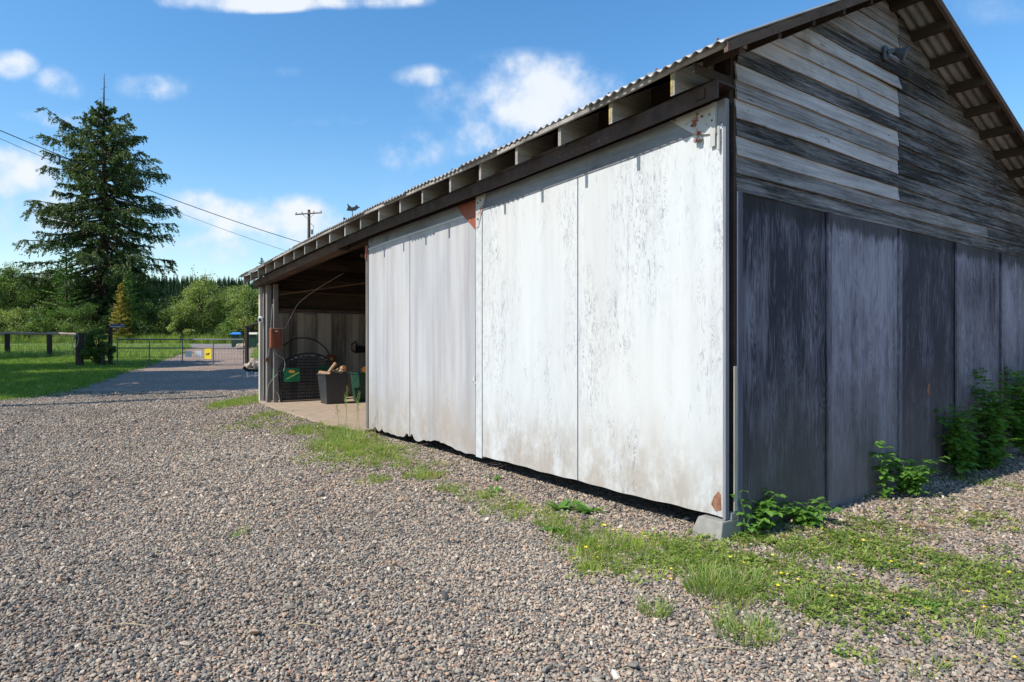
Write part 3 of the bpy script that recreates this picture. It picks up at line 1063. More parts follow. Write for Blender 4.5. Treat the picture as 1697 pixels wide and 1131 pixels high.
# plywood lower wall: panels and battens
pv = [0.0, 1.31, 2.63, 4.01, 5.39, 6.75, 8.35]
ptone = [.38, .84, .30, .66, .74, .5]
for i in range(6):
    mb = MB()
    z0 = -.03
    mb.box(pv[i] + .004, pv[i + 1] - .004, -.018 - (.008 if i == 1 else 0), .002, z0, 2.535, ptone[i])
    mb.build('plywood_panel', MATS['grey_ply'], barn, tone=True)
    if i:
        mb = MB(); mb.box(pv[i] - .032, pv[i] + .026, -.045, -.0275, z0 + .02, 2.518, .66)
        mb.build('batten', MATS['grey_ply'], barn, tone=True)
mb = MB(); mb.box(.012, .068, -.048, -.0185, .10, 2.515); mb.build('corner_trim', MATS['dark_trim'], barn)
mb = MB(); mb.box(-.020, .006, -.034, .004, .21, 3.13); mb.build('corner_post', MATS['dark_wood'], barn)
mb = MB(); mb.box(-.028, .010, -.0445, -.0385, .205, 1.25); mb.build('sunlit_edge', MATS['pale_wood'], barn)  # pale strip added to stand for the sunlit corner edge
# knot hole patch
mb = MB()
for k in range(9):
    a = k / 9 * 2 * PI
mb.add([(3.32 + .035 * math.cos(k * PI / 5) * (1 + .3 * math.sin(k * 3)), -.0205, .93 + .07 * math.sin(k * PI / 5)) for k in range(10)], [tuple(range(10))])
mb.build('rust_stain', MATS['rust'], barn)
# small siding return above the track at the corner
mb = MB(); mb.box(-.42, .0, -.002, .012, 3.28, 3.345); mb.build('corner_block', MATS['dark_wood'], barn)

# gable overhang: fly rafters, lookouts
mb = MB()
for (v0, v1, ov) in ((-.47, RIDGE_V, 0.0), (RIDGE_V, BACK_V + .35, .072)):
    vs_ = []
    for v in (v0, v1):
        z = roof_z(v) + .030
        vs_ += [(v, -.305 - ov, z), (v, -.275 - ov, z), (v, -.275 - ov, z - .062), (v, -.305 - ov, z - .062)]
    mb.add(vs_, [(0, 1, 2, 3), (4, 7, 6, 5)] + [(k, 4 + k, 4 + (k + 1) % 4, (k + 1) % 4) for k in range(4)])
mb.build('barge_rafter', MATS['beam_wood'], barn)
mb = MB()
vs_ = []
for v in (RIDGE_V, BACK_V + .3):
    z = roof_z(v) + .033
    vs_ += [(v, -.346, z), (v, -.25, z), (v, -.25, z - .02), (v, -.346, z - .02)]
mb.add(vs_, [(0, 1, 2, 3), (4, 7, 6, 5)] + [(k, 4 + k, 4 + (k + 1) % 4, (k + 1) % 4) for k in range(4)])
mb.build('soffit_board', MATS['dark_wood'], barn)
v = -.30
while v < BACK_V:
    if abs(v - RIDGE_V) > .12:
        mb = MB()
        sl = .49 if v < RIDGE_V else -.345
        vs_ = []
        for u in (-.274 if v < RIDGE_V else -.346, .02):
            for dv, dz in ((0, 0), (.042, 0), (.042, -.085), (0, -.085)):
                vs_.append((v + dv, u, roof_z(v) + sl * dv + .012 + dz))
        mb.add(vs_, [(0, 1, 2, 3), (4, 7, 6, 5)] + [(k, 4 + k, 4 + (k + 1) % 4, (k + 1) % 4) for k in range(4)])
        mb.build('lookout', MATS['dark_wood'], barn)
    v += .455

# walls that close the barn
mb = MB(); mb.box(.02, .09, -.004 + .055, 6.48, .25, 3.17, fn=SG); mb.build('front_framing', MATS['dark_wood'], barn)
def wall_poly(mbx, u0, u1, v0, v1, zf, nv=8):
    vs_, n = [], nv
    for i in range(n + 1):
        v = v0 + (v1 - v0) * i / n
        z = zf(v) + sag(u0)
        vs_ += [(v, u0, -.05), (v, u1, -.05), (v, u1, z), (v, u0, z)]
    fs_ = [(0, 1, 2, 3), (n * 4 + 3, n * 4 + 2, n * 4 + 1, n * 4)]
    for i in range(n):
        for k in range(4):
            l = (k + 1) % 4
            fs_.append((i * 4 + k, i * 4 + 4 + k, i * 4 + 4 + l, i * 4 + l))
    mbx.add(vs_, fs_)
mb = MB(); wall_poly(mb, 12.76, 12.80, .12, RIDGE_V, lambda v: roof_z(v)); wall_poly(mb, 12.76, 12.80, RIDGE_V + .001, BACK_V, lambda v: roof_z(v))
mb.build('end_wall', MATS['trim_wood'], barn)
mb = MB(); mb.box(BACK_V - .03, BACK_V, 0.05, 12.76, -.05, roof_z(BACK_V) - .4); mb.box(BACK_V - .02, BACK_V - .005, 0.05, 12.76, roof_z(BACK_V) - .4, roof_z(BACK_V)); mb.build('back_wall', MATS['trim_wood'], barn)
mb = MB(); wall_poly(mb, 6.50, 6.53, .10, RIDGE_V, lambda v: roof_z(v) - .2); wall_poly(mb, 6.50, 6.53, RIDGE_V + .001, BACK_V - .05, lambda v: roof_z(v) - .2)
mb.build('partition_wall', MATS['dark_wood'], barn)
# boards on the inner face of the far end wall (upright below, laid above)
mb = MB()
v = .14; i = 0
rg2 = random.Random(3)
while v < 6.2:
    w = rg2.uniform(.13, .20)
    top = 2.13 + rg2.uniform(-.015, .02)
    mb.box(v, v + w - .006, 12.725 - rg2.uniform(0, .008), 12.758, .05, top, rg2.uniform(.25, .85))
    v += w; i += 1
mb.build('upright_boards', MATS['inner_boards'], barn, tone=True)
mb = MB()
z = 2.17
while z < 4.1:
    vlo = max(.14, (z + .15 + .40 - 3.56) / .49)
    vhi = RIDGE_V + (RIDGE_Z - .42 - z - .1) / .345
    if vhi > vlo:
        mb.box(vlo, vhi, 12.735 - rg2.uniform(0, .012), 12.757, z, z + .142, rg2.uniform(.2, .75))
    z += .15
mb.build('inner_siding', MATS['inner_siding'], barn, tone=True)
mb = MB()
mb.box(.14, 6.0, 12.68, 12.722, 2.17, 2.23)
mb.box(.14, 6.0, 12.70, 12.732, 2.62, 2.66)
mb.box(.14, 5.0, 12.70, 12.732, 2.92, 2.955)
mb.build('girt', MATS['beam_wood'], barn)
mb = MB()
mb.tube([(.3, 12.5, 2.55), (2.5, 10.6, 2.92)], .022, 4)
mb.build('brace', MATS['beam_wood'], barn)
mb = MB()
mb.tube([(.1, 7.1, 2.85), (1.6, 7.1, 3.1)], .03, 4)
mb.build('brace', MATS['beam_wood'], barn)
# posts at the open end
def post(name, v0, v1, u0, u1, z0, z1, m):
    mb = MB(); mb.box(v0, v1, u0, u1, z0, z1); return mb.build(name, MATS[m], barn, bevel=.004)
post('post', -.08, -.025, 12.72, 12.84, .0, 2.98, 'pale_wood')
post('post', -.02, .10, 12.65, 12.80, .0, 2.82, 'post_wood')
post('post', -.05, .05, 12.22, 12.34, .05, 2.74, 'post_wood')
post('post', .07, .17, 12.10, 12.18, .05, 2.76, 'post_wood')
# concrete floor of the open bay
mb = MB()
vs_, fs_ = [], []
outl = [(-.10, 12.72), (-.17, 11.9), (-.22, 11.0), (-.25, 10.0), (-.25, 8.8), (-.24, 7.8), (-.16, 6.9), (-.05, 6.60), (6.2, 6.56), (6.2, 12.74)]
vs_ = [(a, b, .05) for a, b in outl] + [(a, b, -.08) for a, b in outl]
n_ = len(outl)
fs_ = [tuple(range(n_))] + [tuple(range(2 * n_ - 1, n_ - 1, -1))] + [(i, i + n_, (i + 1) % n_ + n_, (i + 1) % n_) for i in range(n_)]
mb.add(vs_, fs_); mb.build('concrete_floor', MATS['slab'], barn)
# corner footing: concrete pier block
mb = MB()
vs_ = [(-.20, -.055, -.03), (.06, -.055, -.03), (.06, .21, -.03), (-.20, .21, -.03),
       (-.195, -.052, .035), (.055, -.052, .035), (.055, .205, .035), (-.195, .205, .035),
       (-.165, -.045, .150), (.04, -.045, .150), (.04, .165, .150), (-.165, .165, .150),
       (-.064, -.045, .152), (.036, -.045, .152), (.036, .05, .152), (-.064, .05, .152),
       (-.060, -.043, .20), (.03, -.043, .20), (.03, .045, .20), (-.060, .045, .20)]
fs_ = [(0, 3, 2, 1), (8, 9, 10, 11), (16, 17, 18, 19)]
for a in (0, 4, 12):
    for k in range(4):
        l = (k + 1) % 4
        fs_.append((a + k, a + l, a + 4 + l, a + 4 + k))
mb.add(vs_, fs_); ft = mb.build('concrete_footing', MATS['concrete'], barn, bevel=.008)

# ------------------------------------------------------------------ sliding doors
def panel(mbx, x0, x1, u0, u1, zb, zt, n=40):
    """plywood sheet with an uneven lower edge; zb(u) gives the lower edge"""
    vs_, fs_ = [], []
    for i in range(n + 1):
        u = u0 + (u1 - u0) * i / n
        b = zb(u)
        for x, z in ((x0, b), (x1, b), (x1, zt), (x0, zt)):
            vs_.append(SG(x, u, z))
    for i in range(n):
        for k in range(4):
            l = (k + 1) % 4
            fs_.append((i * 4 + k, i * 4 + 4 + k, i * 4 + 4 + l, i * 4 + l))
    fs_ += [(0, 1, 2, 3), (n * 4 + 3, n * 4 + 2, n * 4 + 1, n * 4)]
    mbx.add(vs_, fs_)

d1 = empty('sliding_door', (0, 0, 0)); d1.parent = barn; d1['label'] = 'nearer white painted plywood sliding door, the brighter one'
near_b = lambda u: .168 + .004 * math.sin(u * 5) + .003 * math.sin(u * 17) + (.01 * math.exp(-((u - 2.4) / .3) ** 2))
mb = MB(); panel(mb, -.110, -.075, -.012, 1.535, near_b, 2.995); mb.build('door_panel', MATS['white_ply'], d1)
mb = MB(); panel(mb, -.110, -.075, 1.55, 3.13, near_b, 2.995); mb.build('door_panel', MATS['white_ply'], d1)
mb = MB(); mb.long_box(-.116, -.075, -.012, 3.25, 2.999, 3.16, 12, rcf); mb.build('header_board', MATS['header_paint'], d1)
mb = MB(); mb.long_box(-.119, -.111, .01, 3.14, 2.985, 2.998, 12, rcf); mb.build('drip_batten', MATS['trim_wood'], d1)
mb = MB(); panel(mb, -.116, -.075, 3.137, 3.26, lambda u: .15, 2.997, 4); mb.build('stile', MATS['white_trim'], d1)
mb = MB(); panel(mb, -.100, -.078, 1.50, 1.585, lambda u: .18, 2.97, 4)
mb.box(-.075, -.03, .0, .05, .17, 3.15, fn=SG)
mb.build('rear_cleat', MATS['trim_wood'], d1)
mb = MB(); mb.box(-.118, -.078, -.036, -.0125, .158, 3.16, fn=SG); mb.build('edge_trim', MATS['trim_wood'], d1)
# upper right bracket: plate, knee pipe, hanger
mb = MB()
def tri(mbx, x0, x1, pts):
    n = len(pts)
    vs_ = [SG(x0, u, z) for u, z in pts] + [SG(x1, u, z) for u, z in pts]
    mbx.add(vs_, [tuple(range(n)), tuple(range(2 * n - 1, n - 1, -1))] + [(i, (i + 1) % n, (i + 1) % n + n, i + n) for i in range(n)])
tri(mb, -.124, -.117, [(.035, 3.155), (.46, 3.155), (.22, 2.97), (.04, 2.93)])
mb.build('corner_bracket', MATS['rusty_steel'], d1); mb = MB()
tri(mb, -.132, -.125, [(.04, 3.155), (.085, 3.155), (.085, 2.84), (.045, 2.84)])
mb.build('bracket_strap', MATS['rusty_steel'], d1); mb = MB()
tri(mb, -.124, -.117, [(3.05, 3.155), (3.25, 3.155), (3.25, 2.80), (3.20, 2.80), (3.13, 2.96)])
mb.build('corner_bracket', MATS['rusty_steel'], d1)
mb = MB()
mb.tube([(-.14, .16, 2.93), (-.135, .22, 2.915)], .017, 8)
mb.build('hanger', MATS['rusty_steel'], d1); mb = MB()
mb.tube([(-.132, .012, 2.80), (-.132, .012, 2.97)], .010, 6)
mb.build('hanger', MATS['rusty_steel'], d1)
for (u, z) in ((.09, 3.08), (.16, 3.09), (.2, 3.12), (.07, 3.03), (.25, 3.05), (.2, 2.98), (3.2, 3.08), (3.2, 2.9), (3.15, 3.1)):
    mb = MB(); mb.tube([(-.136, u, z + sag(u)), (-.126, u, z + sag(u))], .009, 6); mb.build('bolt', MATS['rust'], d1)
mb = MB(); tri(mb, -.1135, -.1105, [(.005, .22), (.01, .33), (.03, .35), (.07, .30), (.09, .245), (.05, .20)]); mb.build('rust_patch', MATS['rust'], d1)

d2 = empty('sliding_door', (0, 0, 0)); d2.parent = barn; d2['label'] = 'farther sliding door of worn greyish plywood with a rotted lower edge'
rot = random.Random(21)
cuts = [(3.40, .03, .08), (4.05, .07, .22), (4.35, .06, .16), (4.62, .05, .08), (4.97, .09, .05), (5.12, .07, .07), (5.95, .04, .05), (6.18, .06, .06), (4.22, .02, .03), (4.5, .015, .02)]
def far_b(u):
    b = .135 + .006 * math.sin(u * 9) + .004 * math.sin(u * 31)
    for c, a, w in cuts: b += a * math.exp(-((u - c) / w) ** 2) * .8
    return b
mb = MB(); panel(mb, -.055, -.03, 3.36, 5.02, far_b, 2.99, 110); mb.build('door_panel', MATS['worn_ply'], d2)
mb = MB(); panel(mb, -.055, -.03, 5.035, 6.42, far_b, 2.99, 90); mb.build('door_panel', MATS['worn_ply'], d2)
mb = MB(); mb.long_box(-.060, -.03, 3.36, 6.42, 3.025, 3.16, 12, rcf); mb.build('header_board', MATS['header_paint'], d2)
mb = MB(); mb.long_box(-.066, -.03, 3.36, 6.42, 2.993, 3.022, 12, rcf); mb.build('drip_batten', MATS['white_trim'], d2)
mb = MB(); mb.box(-.072, -.005, 6.423, 6.50, .13, 3.0, fn=SG); mb.build('edge_trim', MATS['post_wood'], d2)
mb = MB(); mb.box(-.066, -.03, 3.27, 3.355, .15, 3.14, fn=SG); mb.build('stile', MATS['trim_wood'], d2)
mb = MB()
tri(mb, -.074, -.067, [(3.30, 3.15), (3.75, 3.15), (3.62, 3.02), (3.32, 2.78)])
mb.build('gusset_plate', MATS['red_steel'], d2); mb = MB()
tri(mb, -.080, -.073, [(6.40, 3.06), (6.50, 3.06), (6.50, 2.86), (6.46, 2.86)])
mb.box(-.08, -.0, 6.501, 6.508, 2.85, 3.06, fn=SG)
mb.build('gusset_plate', MATS['red_steel'], d2)
mb = MB(); mb.box(-.10, -.067, 3.29, 3.35, .98, 1.06, fn=SG); mb.tube([(-.105, 3.30, .99), (-.105, 3.30, 1.05)], .012, 6); mb.build('latch', MATS['rusty_steel'], d2)

# ------------------------------------------------------------------ things fixed to or standing in the barn
def thing(name, v, u, z=0.0, rz=0.0):
    p = bw(v, u, z)
    return empty(name, p, ANG + rz)

# electrical box on the inner post
t = thing('electrical_box', .0, 12.16, 1.30)
tag(t, 'reddish brown metal electrical box mounted on the inner post of the open bay', 'electrical box')
mb = MB(); mb.box(-.02, .22, -.16, -.0, 0, .44); mb.build('box_body', MATS['box_red'], t, bevel=.008)
mb = MB(); mb.box(.02, .20, -.168, -.161, .02, .42); mb.build('box_cover', MATS['box_red'], t, bevel=.003)
mb = MB(); mb.box(.07, .13, -.173, -.169, .36, .39); mb.build('name_plate', MATS['pale_sign'], t)
t = thing('junction_box', -.06, 12.20, .98)
tag(t, 'small rusty junction box low on the inner post', 'junction box')
mb = MB(); mb.box(-.03, .03, -.05, .0, 0, .09); mb.build('box_body', MATS['box_red'], t, bevel=.004)
mb = MB(); mb.tube([(.0, -.051, .045), (0, -.058, .045)], .012, 8); mb.build('knob', MATS['rust'], t)


def cable(name, pts, r, m, label, cat='cable', group=None):
    """smooth cable through points given in the barn frame"""
    P_ = [Vector(p) for p in pts]
    out = []
    n = len(P_)
    for i in range(n - 1):
        p0, p1, p2, p3 = P_[max(i - 1, 0)], P_[i], P_[i + 1], P_[min(i + 2, n - 1)]
        for k in range(6):
            t_ = k / 6
            out.append(.5 * ((2 * p1) + (p2 - p0) * t_ + (2 * p0 - 5 * p1 + 4 * p2 - p3) * t_ ** 2 + (-p0 + 3 * p1 - 3 * p2 + p3) * t_ ** 3))
    out.append(P_[-1])
    mb = MB(); mb.tube([bw(p.x, p.y, p.z) for p in out], r, 6)
    o = mb.build(name, MATS[m], None, smooth=True)
    tag(o, label, cat, group)
    return o

cable('electrical_cable', [(.0, 12.1, 1.75), (.30, 12.1, 1.75), (.42, 12.1, 1.95), (.62, 12.0, 2.35), (1.0, 11.6, 2.72), (1.2, 10.8, 2.95)], .008, 'cable', 'pale cable rising from the brown box to the rafters of the open bay')
cable('electrical_cable', [(.06, 12.06, 1.30), (.12, 12.04, 1.15), (.26, 12.03, 1.06), (.30, 12.03, .90), (.26, 12.03, .76)], .009, 'cable', 'pale cable curling out of the underside of the brown box')
cable('electrical_cable', [(.14, 12.04, .70), (.02, 12.04, .58), (-.06, 12.1, .40), (-.065, 12.12, .10)], .008, 'cable', 'cable looping down the inner post towards the ground')
cable('electrical_cable', [(.06, 12.18, 2.3), (.03, 12.17, 1.9), (-.0, 12.16, 1.4), (-.04, 12.16, 1.1)], .008, 'cable', 'thin cable running straight down beside the brown box')
cable('electrical_cable', [(.06, 12.1, .36), (.16, 12.05, .22), (.18, 12.0, .03)], .008, 'cable', 'short cable stub bending to the slab by the inner post')
cable('black_hose', [(.45, 12.69, 1.35), (.75, 12.69, 1.52), (1.15, 12.69, 1.50), (1.45, 12.69, 1.30), (1.58, 12.69, 1.10)], .013, 'cable_black', 'dark cable arching over the boards to the round outlet', 'cable')
cable('conduit', [(-.062, 12.46, 2.55), (-.062, 12.46, 2.0), (-.062, 12.46, 1.4), (-.062, 12.46, .1)], .010, 'cable', 'straight grey conduit on the post below the security camera', 'conduit')
t = thing('wall_outlet', 1.60, 12.70, .86)
tag(t, 'reddish outlet on the boards at the end of the arching cable', 'outlet')
mb = MB(); mb.box(-.12, .12, -.05, .0, 0, .26); mb.build('outlet_box', MATS['box_red'], t, bevel=.02)
mb = MB(); mb.tube([(0, -.051, .14), (0, -.075, .14)], .045, 12); mb.build('socket', MATS['cut_wood'], t)
# security camera
t = thing('security_camera', -.06, 12.48, 1.95)
tag(t, 'small white security camera on the outer post of the open bay', 'camera')
mb = MB(); mb.box(-.03, -.0, -.03, .03, -.04, .05); mb.tube([(-.03, 0, .0), (-.06, -.01, .0)], .014, 8); mb.build('mount', MATS['white_plastic'], t, bevel=.004)
mb = MB(); mb.tube([(-.05, .05, .02), (-.09, -.07, -.01)], .062, 12); mb.build('housing', MATS['white_plastic'], t, smooth=False)
mb = MB(); mb.tube([(-.091, -.071, -.01), (-.094, -.080, -.012)], .030, 12); mb.build('lens', MATS['glass_dark'], t)

# folded wire fence panels with arched top, leaning by the end wall
def fence_panel(off, label, first, tg):
    t = thing('garden_fence_panel', .22, 12.0 + off, .05)
    tag(t, label, 'fence panel', 'arched black wire panels leaning in the open bay')
    w, hs, hc = 1.30, .68, 1.12
    lean = .10
    def top(x): return hs + (hc - hs) * math.sqrt(max(0, 1 - ((x - w / 2) / (w / 2)) ** 2))
    def P_(x, z): return (x, lean * z, z)
    mb = MB()
    mb.tube([P_(0, 0)] + [P_(0, hs)] + [P_(w / 2 - w / 2 * math.cos(a), top(w / 2 - w / 2 * math.cos(a))) for a in np.linspace(.05, PI - .05, 22)] + [P_(w, hs), P_(w, 0)], .013, 6)
    mb.tube([P_(0, .05), P_(w, .05)], .010, 6)
    mb.build('frame', MATS['black_metal'], t)
    mb = MB()
    n = 22
    for i in range(1, n):
        x = w * i / n
        mb.tube([P_(x, .0), P_(x, top(x) - .005)], .0065, 4)
    for i in range(1, 15):
        z = i * .075
        # chord inside the arch
        a_ = 0 if z <= hs else w / 2 - w / 2 * math.sqrt(max(0, 1 - ((z - hs) / (hc - hs)) ** 2))
        mb.tube([P_(a_, z), P_(w - a_, z)], .0050 if i != 6 else .010, 4)
    mb.build('wire_grid', MATS['black_metal'], t)
    for k in range(8):
        x = .25 + .11 * k * rr.uniform(.9, 1.1)
        mb = MB(); mb.tube([(x, lean * .9 - .012, top(x) - .05), (x, lean * .9 - .02, top(x) - .05)], .010, 6); mb.build('clip', MATS['white_plastic'], t)
    if tg:
        for (x0, x1, z0, z1, ov) in tg:
            y0 = lean * z0 - .022
            def Q(x, z, o=0.0): return (x, lean * z - .022 - o, z)
            mb = MB()
            mb.add([Q(x0, z0), Q(x1, z0), Q(x1, z1), Q(x0, z1), Q(x0, z0, -.006), Q(x1, z0, -.006), Q(x1, z1, -.006), Q(x0, z1, -.006)],
                   [(0, 1, 2, 3), (7, 6, 5, 4), (0, 4, 5, 1), (1, 5, 6, 2), (2, 6, 7, 3), (3, 7, 4, 0)])
            lb = mb.build('card_label', MATS['green_label'], t)
            mb = MB()
            mb.add([Q(x0 + .02, z0 + .05, .003), Q(x1 - .01, z0 + .20, .003), Q(x1 - .01, z0 + .235, .003), Q(x0 + .06, z0 + .09, .003)], [(0, 1, 2, 3)])
            mb.build('stripe', MATS['lime_label'], lb)
            mb = MB()
            cx_, cz_ = (x0 + x1) / 2, ov
            mb.add([Q(cx_ + .075 * math.cos(k * PI / 8), cz_ + .035 * math.sin(k * PI / 8), .004) for k in range(16)], [tuple(range(16))])
            mb.build('emblem', MATS['orange_label'], lb)
    return t
fence_panel(0.0, 'front black wire panel with arched top and a green card with orange oval', True, [(.06, .42, .46, .78, .70)])
fence_panel(.07, 'middle black arched wire panel behind the one with the bright green card', True, [(.86, 1.20, .50, .80, .60)])
fence_panel(.14, 'rearmost black arched wire panel against the end wall boards', True, [(-.16, .05, .46, .78, .70)])

def wood_bin(v, u, m, label, sc_=1.0):
    t = thing('storage_bin', v, u, .05)
    tag(t, label, 'bin')
    def prism(z0, z1, a0, a1, b0, b1, mbx):
        vs_ = [(-a0, -b0, z0), (a0, -b0, z0), (a0, b0, z0), (-a0, b0, z0), (-a1, -b1, z1), (a1, -b1, z1), (a1, b1, z1), (-a1, b1, z1)]
        mbx.add(vs_, [(0, 3, 2, 1), (0, 1, 5, 4), (1, 2, 6, 5), (2, 3, 7, 6), (3, 0, 4, 7)])
    mb = MB(); prism(0, .66, .205, .265, .20, .26, mb); o = mb.build('bin_body', MATS[m], t, bevel=.012)
    s_ = o.modifiers.new('wall', 'SOLIDIFY'); s_.thickness = .008
    mb = MB()
    for (a, b) in ((-.28, -.2535), (.2535, .28)):
        mb.box(a, b, -.275, .275, .64, .675)
        mb.box(-.254, .254, a * .98, b * .98, .641, .674)
    mb.build('rim', MATS[m], t, bevel=.004)
    mb = MB()
    for z in (.40, .44): mb.box(-.238, .238, -.236 - .0, -.226, z, z + .012)
    mb.box(-.26, -.243, -.06, .06, .50, .58)
    mb.build('moulded_rib', MATS[m], t)
    return t
wood_bin(1.10, 11.15, 'black_plastic', 'dark grey plastic bin full of split firewood in the open bay')
wood_bin(1.95, 11.35, 'green_plastic', 'dark green bin beside the grey one, partly hidden by the far sliding door')
logs = [((.95, 11.15, .66), (1.15, 11.10, .95), .045, 'pale split log standing tilted out of the grey bin'),
        ((1.05, 11.25, .72), (1.35, 11.0, .80), .05, 'round log lying across the middle of the grey bin'),
        ((1.0, 11.0, .70), (.86, 11.3, .74), .05, 'flat log at the left rim of the grey bin'),
        ((1.22, 11.3, .74), (1.30, 10.98, .86), .055, 'log at the right of the grey bin with its cut end showing'),
        ((1.95, 11.45, .74), (1.80, 10.98, .80), .075, 'thick log on the green bin with a bright orange cut end'),
        ((2.1, 11.4, .74), (2.2, 11.0, .92), .05, 'thin brown log sticking up from the green bin')]
for a, b, r_, lab in logs:
    pa, pb = bw(*a), bw(*b)
    t = empty('log', pa)
    tag(t, lab, 'log', 'firewood in the bins')
    d = pb - pa
    mb = MB(); mb.tube([(0, 0, 0), d * .5 + Vector((0, 0, .006)), d], [r_, r_ * .94, r_ * .97], 9); mb.build('bark_side', MATS['firewood'], t)
    mb = MB(); mb.tube([d * 1.001, d * 1.02], r_ * .93, 9); mb.build('cut_end', MATS['orange_end' if 'orange' in lab else 'cut_wood'], t)
# dark tool hanging on the boards
t = thing('hand_saw', 2.35, 12.69, 1.25)
tag(t, 'dark tool with a long blade hanging on the upright boards above the bins', 'tool')
mb = MB(); mb.add([(-.10, -.02, .10), (.55, -.02, .02), (.55, -.02, -.06), (-.10, -.02, -.10), (-.10, -.012, .10), (.55, -.012, .02), (.55, -.012, -.06), (-.10, -.012, -.10)], [(0, 1, 2, 3), (7, 6, 5, 4), (0, 4, 5, 1), (1, 5, 6, 2), (2, 6, 7, 3), (3, 7, 4, 0)]); mb.build('blade', MATS['black_metal'], t)
mb = MB(); mb.tube([(-.10, -.02, -.09), (-.2, -.02, -.02), (-.2, -.02, .12), (-.10, -.02, .20), (-.06, -.02, .1)], .02, 6); mb.build('handle', MATS['dark_wood'], t)

# floodlight high on the gable
p = bw(2.33, -.05, 0)
t = empty('floodlight', bw(2.30, -.035, 4.12), ANG); t.scale = (.8, .8, .8)
tag(t, 'grey outdoor floodlight on a swivel arm high on the gable', 'floodlight')
mb = MB(); mb.box(-.05, .05, -.035, .0, -.08, .08); mb.build('mounting_plate', MATS['gate_steel'], t, bevel=.01)
mb = MB(); mb.tube([(.0, -.035, .0), (.03, -.07, .02), (.09, -.09, .01)], [.028, .024, .032], 10); mb.build('arm', MATS['gate_steel'], t)
LD = Vector((.42, -.80, -.42)).normalized()
L0 = Vector((.07, -.075, .02))
mb = MB(); mb.tube([L0, L0 + LD * .05, L0 + LD * .12, L0 + LD * .14], [.036, .042, .078, .082], 16, cap=False); o = mb.build('lamp_shade', MATS['gate_steel'], t, smooth=True)
m_ = o.modifiers.new('w', 'SOLIDIFY'); m_.thickness = .004
mb = MB(); mb.tube([L0 + LD * .08, L0 + LD * .134], [.045, .074], 16); mb.build('lamp_lens', MATS['lens_glass'], t)

# weathervane seen over the eave
wp = Vector(((584 - 848.5) / F_PX * 24, 24, 0))
t = empty('weathervane', (wp.x, wp.y, 0))
tag(t, 'dark metal weathervane on a tall rod showing above the eave', 'weathervane')
zt_ = CAM_H + (568 - 344) / F_PX * 24
mb = MB(); mb.tube([(0, 0, 0), (0, 0, 3.5)], .05, 8); mb.tube([(0, 0, 3.5), (0, 0, zt_ - .12)], .014, 6); mb.build('rod', MATS['weathervane_metal'], t)
mb = MB()
for a in (0.3, .3 + PI / 2):
    mb.tube([(-.3 * math.cos(a), -.3 * math.sin(a), zt_ - .45), (.3 * math.cos(a), .3 * math.sin(a), zt_ - .45)], .010, 5)
    for s_ in (-1, 1):
        x_, y_ = s_ * .3 * math.cos(a), s_ * .3 * math.sin(a)
        mb.box(x_ - .035, x_ + .035, y_ - .006, y_ + .006, zt_ - .50, zt_ - .40)
mb.build('compass_arm', MATS['weathervane_metal'], t)
mb = MB()
pf = [(-.22, -.12), (-.05, -.14), (.12, -.12), (.20, -.05), (.30, .0), (.22, .03), (.16, .10), (.08, .02), (-.02, .0), (-.10, .06), (-.20, .16), (-.17, .02)]
n_ = len(pf)
mb.add([(x, -.006, zt_ + z) for x, z in pf] + [(x, .006, zt_ + z) for x, z in pf], [tuple(range(n_)), tuple(range(2 * n_ - 1, n_ - 1, -1))] + [(i, (i + 1) % n_, (i + 1) % n_ + n_, i + n_) for i in range(n_)])
mb.build('vane', MATS['weathervane_metal'], t)

# ------------------------------------------------------------------ plants near the camera
def leaf_shape(V, F, base, d, n, L, W, fold=.25):
    """ovate leaf: base point, direction, normal"""
    s = d.cross(n).normalized(); n = s.cross(d).normalized()
    k = len(V)
    prof = [(0.0, 0.03), (.2, .72), (.45, 1.0), (.75, .62), (1.0, .02)]
    for t, w in prof:
        c = base + d * (L * t) - n * (L * .18 * t * t)
        V.append(c + s * (W * w) + n * (W * w * fold)); V.append(c); V.append(c - s * (W * w) + n * (W * w * fold))
    for i in range(len(prof) - 1):
        a = k + i * 3; b = a + 3
        F += [(a, a + 1, b + 1, b), (a + 1, a + 2, b + 2, b + 1)]


